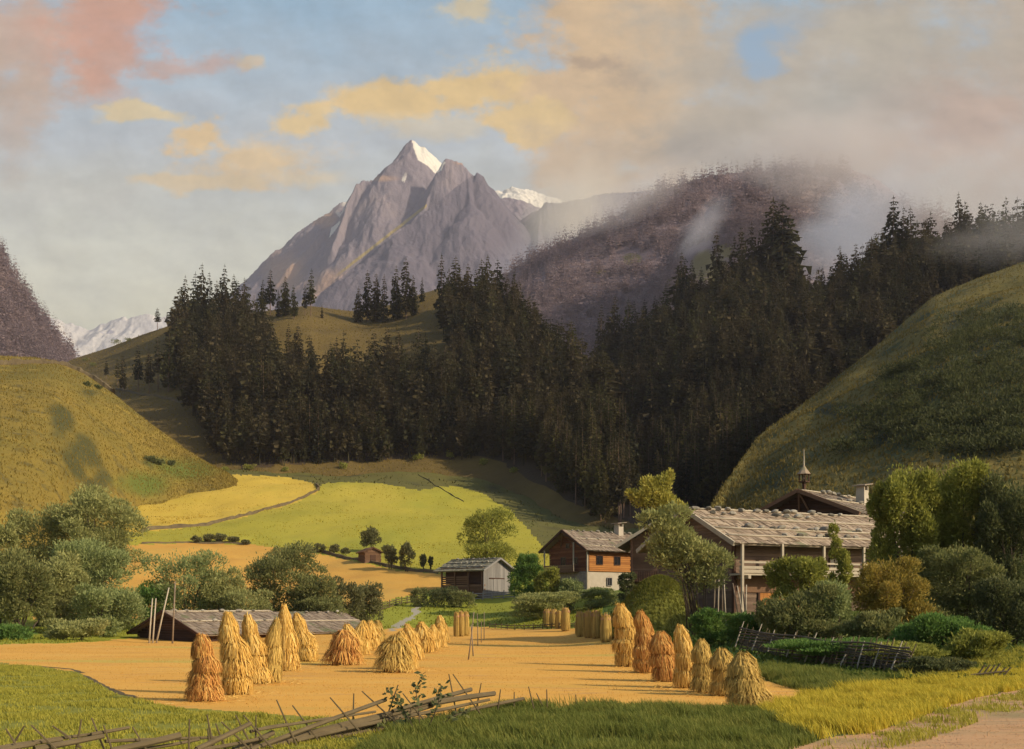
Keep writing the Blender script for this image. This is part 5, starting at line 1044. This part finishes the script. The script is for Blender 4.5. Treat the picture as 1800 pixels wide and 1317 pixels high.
def mixc(col, fac, c):
    x = N.new('ShaderNodeMix'); x.data_type = 'RGBA'; L.new(fac, x.inputs[0]); L.new(col, x.inputs[6])
    if isinstance(c, tuple): x.inputs[7].default_value = (*[v/.15*SKYK for v in lin(c)], 1)
    else: L.new(c, x.inputs[7])
    return x.outputs[2]
def layer(col, px, py, rx, ry, c, soft=.5, amp=1.6, op=1., tilt=0.):
    du, dv = mth('SUBTRACT', U0, (px-900)/F), mth('SUBTRACT', V0, (HZ-py)/F); ct_, st_ = math.cos(tilt), math.sin(tilt)
    a_ = mth('ADD', mth('MULTIPLY', du, ct_*F/rx), mth('MULTIPLY', dv, st_*F/rx)); b_ = mth('ADD', mth('MULTIPLY', du, -st_*F/ry), mth('MULTIPLY', dv, ct_*F/ry))
    r2 = mth('SQRT', mth('ADD', mth('MULTIPLY', a_, a_), mth('MULTIPLY', b_, b_)))
    v = mth('ADD', mth('SUBTRACT', 1., r2), mth('MULTIPLY', nw, amp))
    mr = N.new('ShaderNodeMapRange'); mr.interpolation_type = 'SMOOTHSTEP'; mr.inputs[1].default_value = 0; mr.inputs[2].default_value = soft; mr.inputs[4].default_value = op; L.new(v, mr.inputs[0])
    return mixc(col, mr.outputs[0], c)
gr = N.new('ShaderNodeMapRange'); gr.inputs[1].default_value = (HZ-560)/F; gr.inputs[2].default_value = (HZ+20)/F; L.new(mth('MULTIPLY_ADD', nw, .04, V0), gr.inputs[0])
rp = ramp(N, [tuple(v/.15 for v in lin(c)) for c in ((206,203,178),(200,201,186),(180,188,192),(160,183,199),(140,176,200))], [0,.25,.52,.8,1]); L.new(gr.outputs[0], rp.inputs[0])
base = rp.outputs[0]
for a_ in [ (70,60,300,190,(194,160,136),.9,1.3,.9), (200,60,170,120,(204,146,118),.8,1.4,.8), (20,200,110,160,(186,163,142),.9,1.2,.7), (120,330,300,100,(196,194,180),.9,1.2,.6),
  (330,112,140,34,(190,152,134),.7,1.3,.75), (300,180,130,40,(176,186,194),.9,1.3,.6),
  (235,205,110,22,(220,196,142),.6,1.3,.85), (450,110,40,20,(218,188,136),.7,1.6,.6), (350,248,110,36,(224,190,132),.5,1.2,.95),(470,272,190,66,(220,190,140),.7,1.2,.95),(340,320,120,20,(216,192,148),.7,1.3,.85),(560,305,120,30,(214,196,160),.9,1.2,.7),
  (540,212,120,40,(226,194,130),.5,1.2,.95),(690,185,150,50,(226,192,126),.5,1.1,1),(860,150,130,64,(226,192,126),.5,1.1,1),(820,30,80,34,(218,196,146),.6,1.3,.8),(780,225,190,30,(206,194,168),.8,1.2,.8),
  (1090,110,240,300,(212,180,136),.5,1.0,1), (950,215,90,50,(222,190,128),.4,1.2,1), (1060,330,200,170,(196,172,140),.8,.9,.9),
  (1330,170,330,330,(178,166,146),.9,.8,1), (1560,110,330,330,(178,168,150),.9,.8,1), (1800,60,260,260,(180,166,146),.9,.8,1), (1500,330,330,120,(168,156,142),.9,.8,.9),
  (1690,230,230,140,(190,160,140),1.,.9,.75), (1480,180,220,90,(160,158,148),1.,.9,.6), (1780,400,200,120,(150,142,136),1.,.9,.8),
  (1000,112,120,18,(168,142,114),.9,1.5,.75), (1060,142,100,22,(172,148,118),.9,1.5,.6), (1240,260,160,50,(150,144,134),1.,1.3,.5), (1620,60,240,60,(186,178,158),1.,1.2,.5)]:
    base = layer(base, *a_)
sh = mth('MULTIPLY_ADD', noise(26, 9, .66, 23.), .2, mth('MULTIPLY_ADD', noise(5, 5, .55, 31.), .30, .75))
vm = N.new('ShaderNodeVectorMath'); vm.operation = 'SCALE'; L.new(base, vm.inputs[0]); L.new(sh, vm.inputs[3]); base = vm.outputs[0]
def relief(sc, dx, dy, off):                       # lit and shaded sides of the cloud billows
    a1, a2 = noise(sc, 7, .58, off), noise(sc, 7, .58, off)
    mp2 = a2.node.inputs['Vector'].links[0].from_node; l_ = mp2.inputs['Location'].default_value; mp2.inputs['Location'].default_value = (l_[0]+dx, l_[1]+dy, l_[2]); return mth('SUBTRACT', a1, a2)
rl = mth('MULTIPLY_ADD', relief(6, -.012, -.014, 41.), 1.0, mth('MULTIPLY_ADD', relief(19, -.005, -.006, 53.), .35, 1.))
vm = N.new('ShaderNodeVectorMath'); vm.operation = 'SCALE'; L.new(base, vm.inputs[0]); L.new(rl, vm.inputs[3]); base = vm.outputs[0]
base = layer(base, 1365, 72, 125, 46, (138,168,192), 1.1, 1.4, 1., .62)
base = layer(base, 1338, 112, 44, 40, (140,170,194), .7, .8, .8)
col = mixc(sk.outputs[0], front.outputs[0], base)
up = N.new('ShaderNodeMapRange'); up.inputs[1].default_value = 1.0; up.inputs[2].default_value = 1.6; L.new(V0, up.inputs[0])
col = mixc(col, up.outputs[0], sk.outputs[0])
L.new(col, bg.inputs[0])
sd = Vector((math.cos(rad(EL))*math.cos(rad(AZ)), -math.cos(rad(EL))*math.sin(rad(AZ)), math.sin(rad(EL))))
sl = bpy.data.lights.new('sun', 'SUN'); sl.energy = 4.6; sl.angle = rad(.6); sl.color = (1, .87, .66)
so = bpy.data.objects.new('sun', sl); link(so); so.rotation_euler = (-sd).to_track_quat('-Z', 'Y').to_euler(); so.location = (60, -30, 60)
cam = bpy.data.cameras.new('camera'); co = link(bpy.data.objects.new('camera', cam)); co.location = (0, 0, CH); co.rotation_euler = (rad(90), 0, 0)
cam.sensor_width = 36; cam.lens = 36*F/1800; cam.shift_y = (HZ-658.5)/1800; cam.clip_end = 60000; cam.clip_start = .1; S.camera = co
S.view_settings.view_transform = 'Standard'; S.view_settings.look = 'None'; S.view_settings.exposure = 0; S.view_settings.gamma = 1
S.cycles.volume_step_rate = 4; S.cycles.volume_max_steps = 96; S.cycles.max_bounces = 5; S.cycles.volume_bounces = 4; S.cycles.use_denoising = True
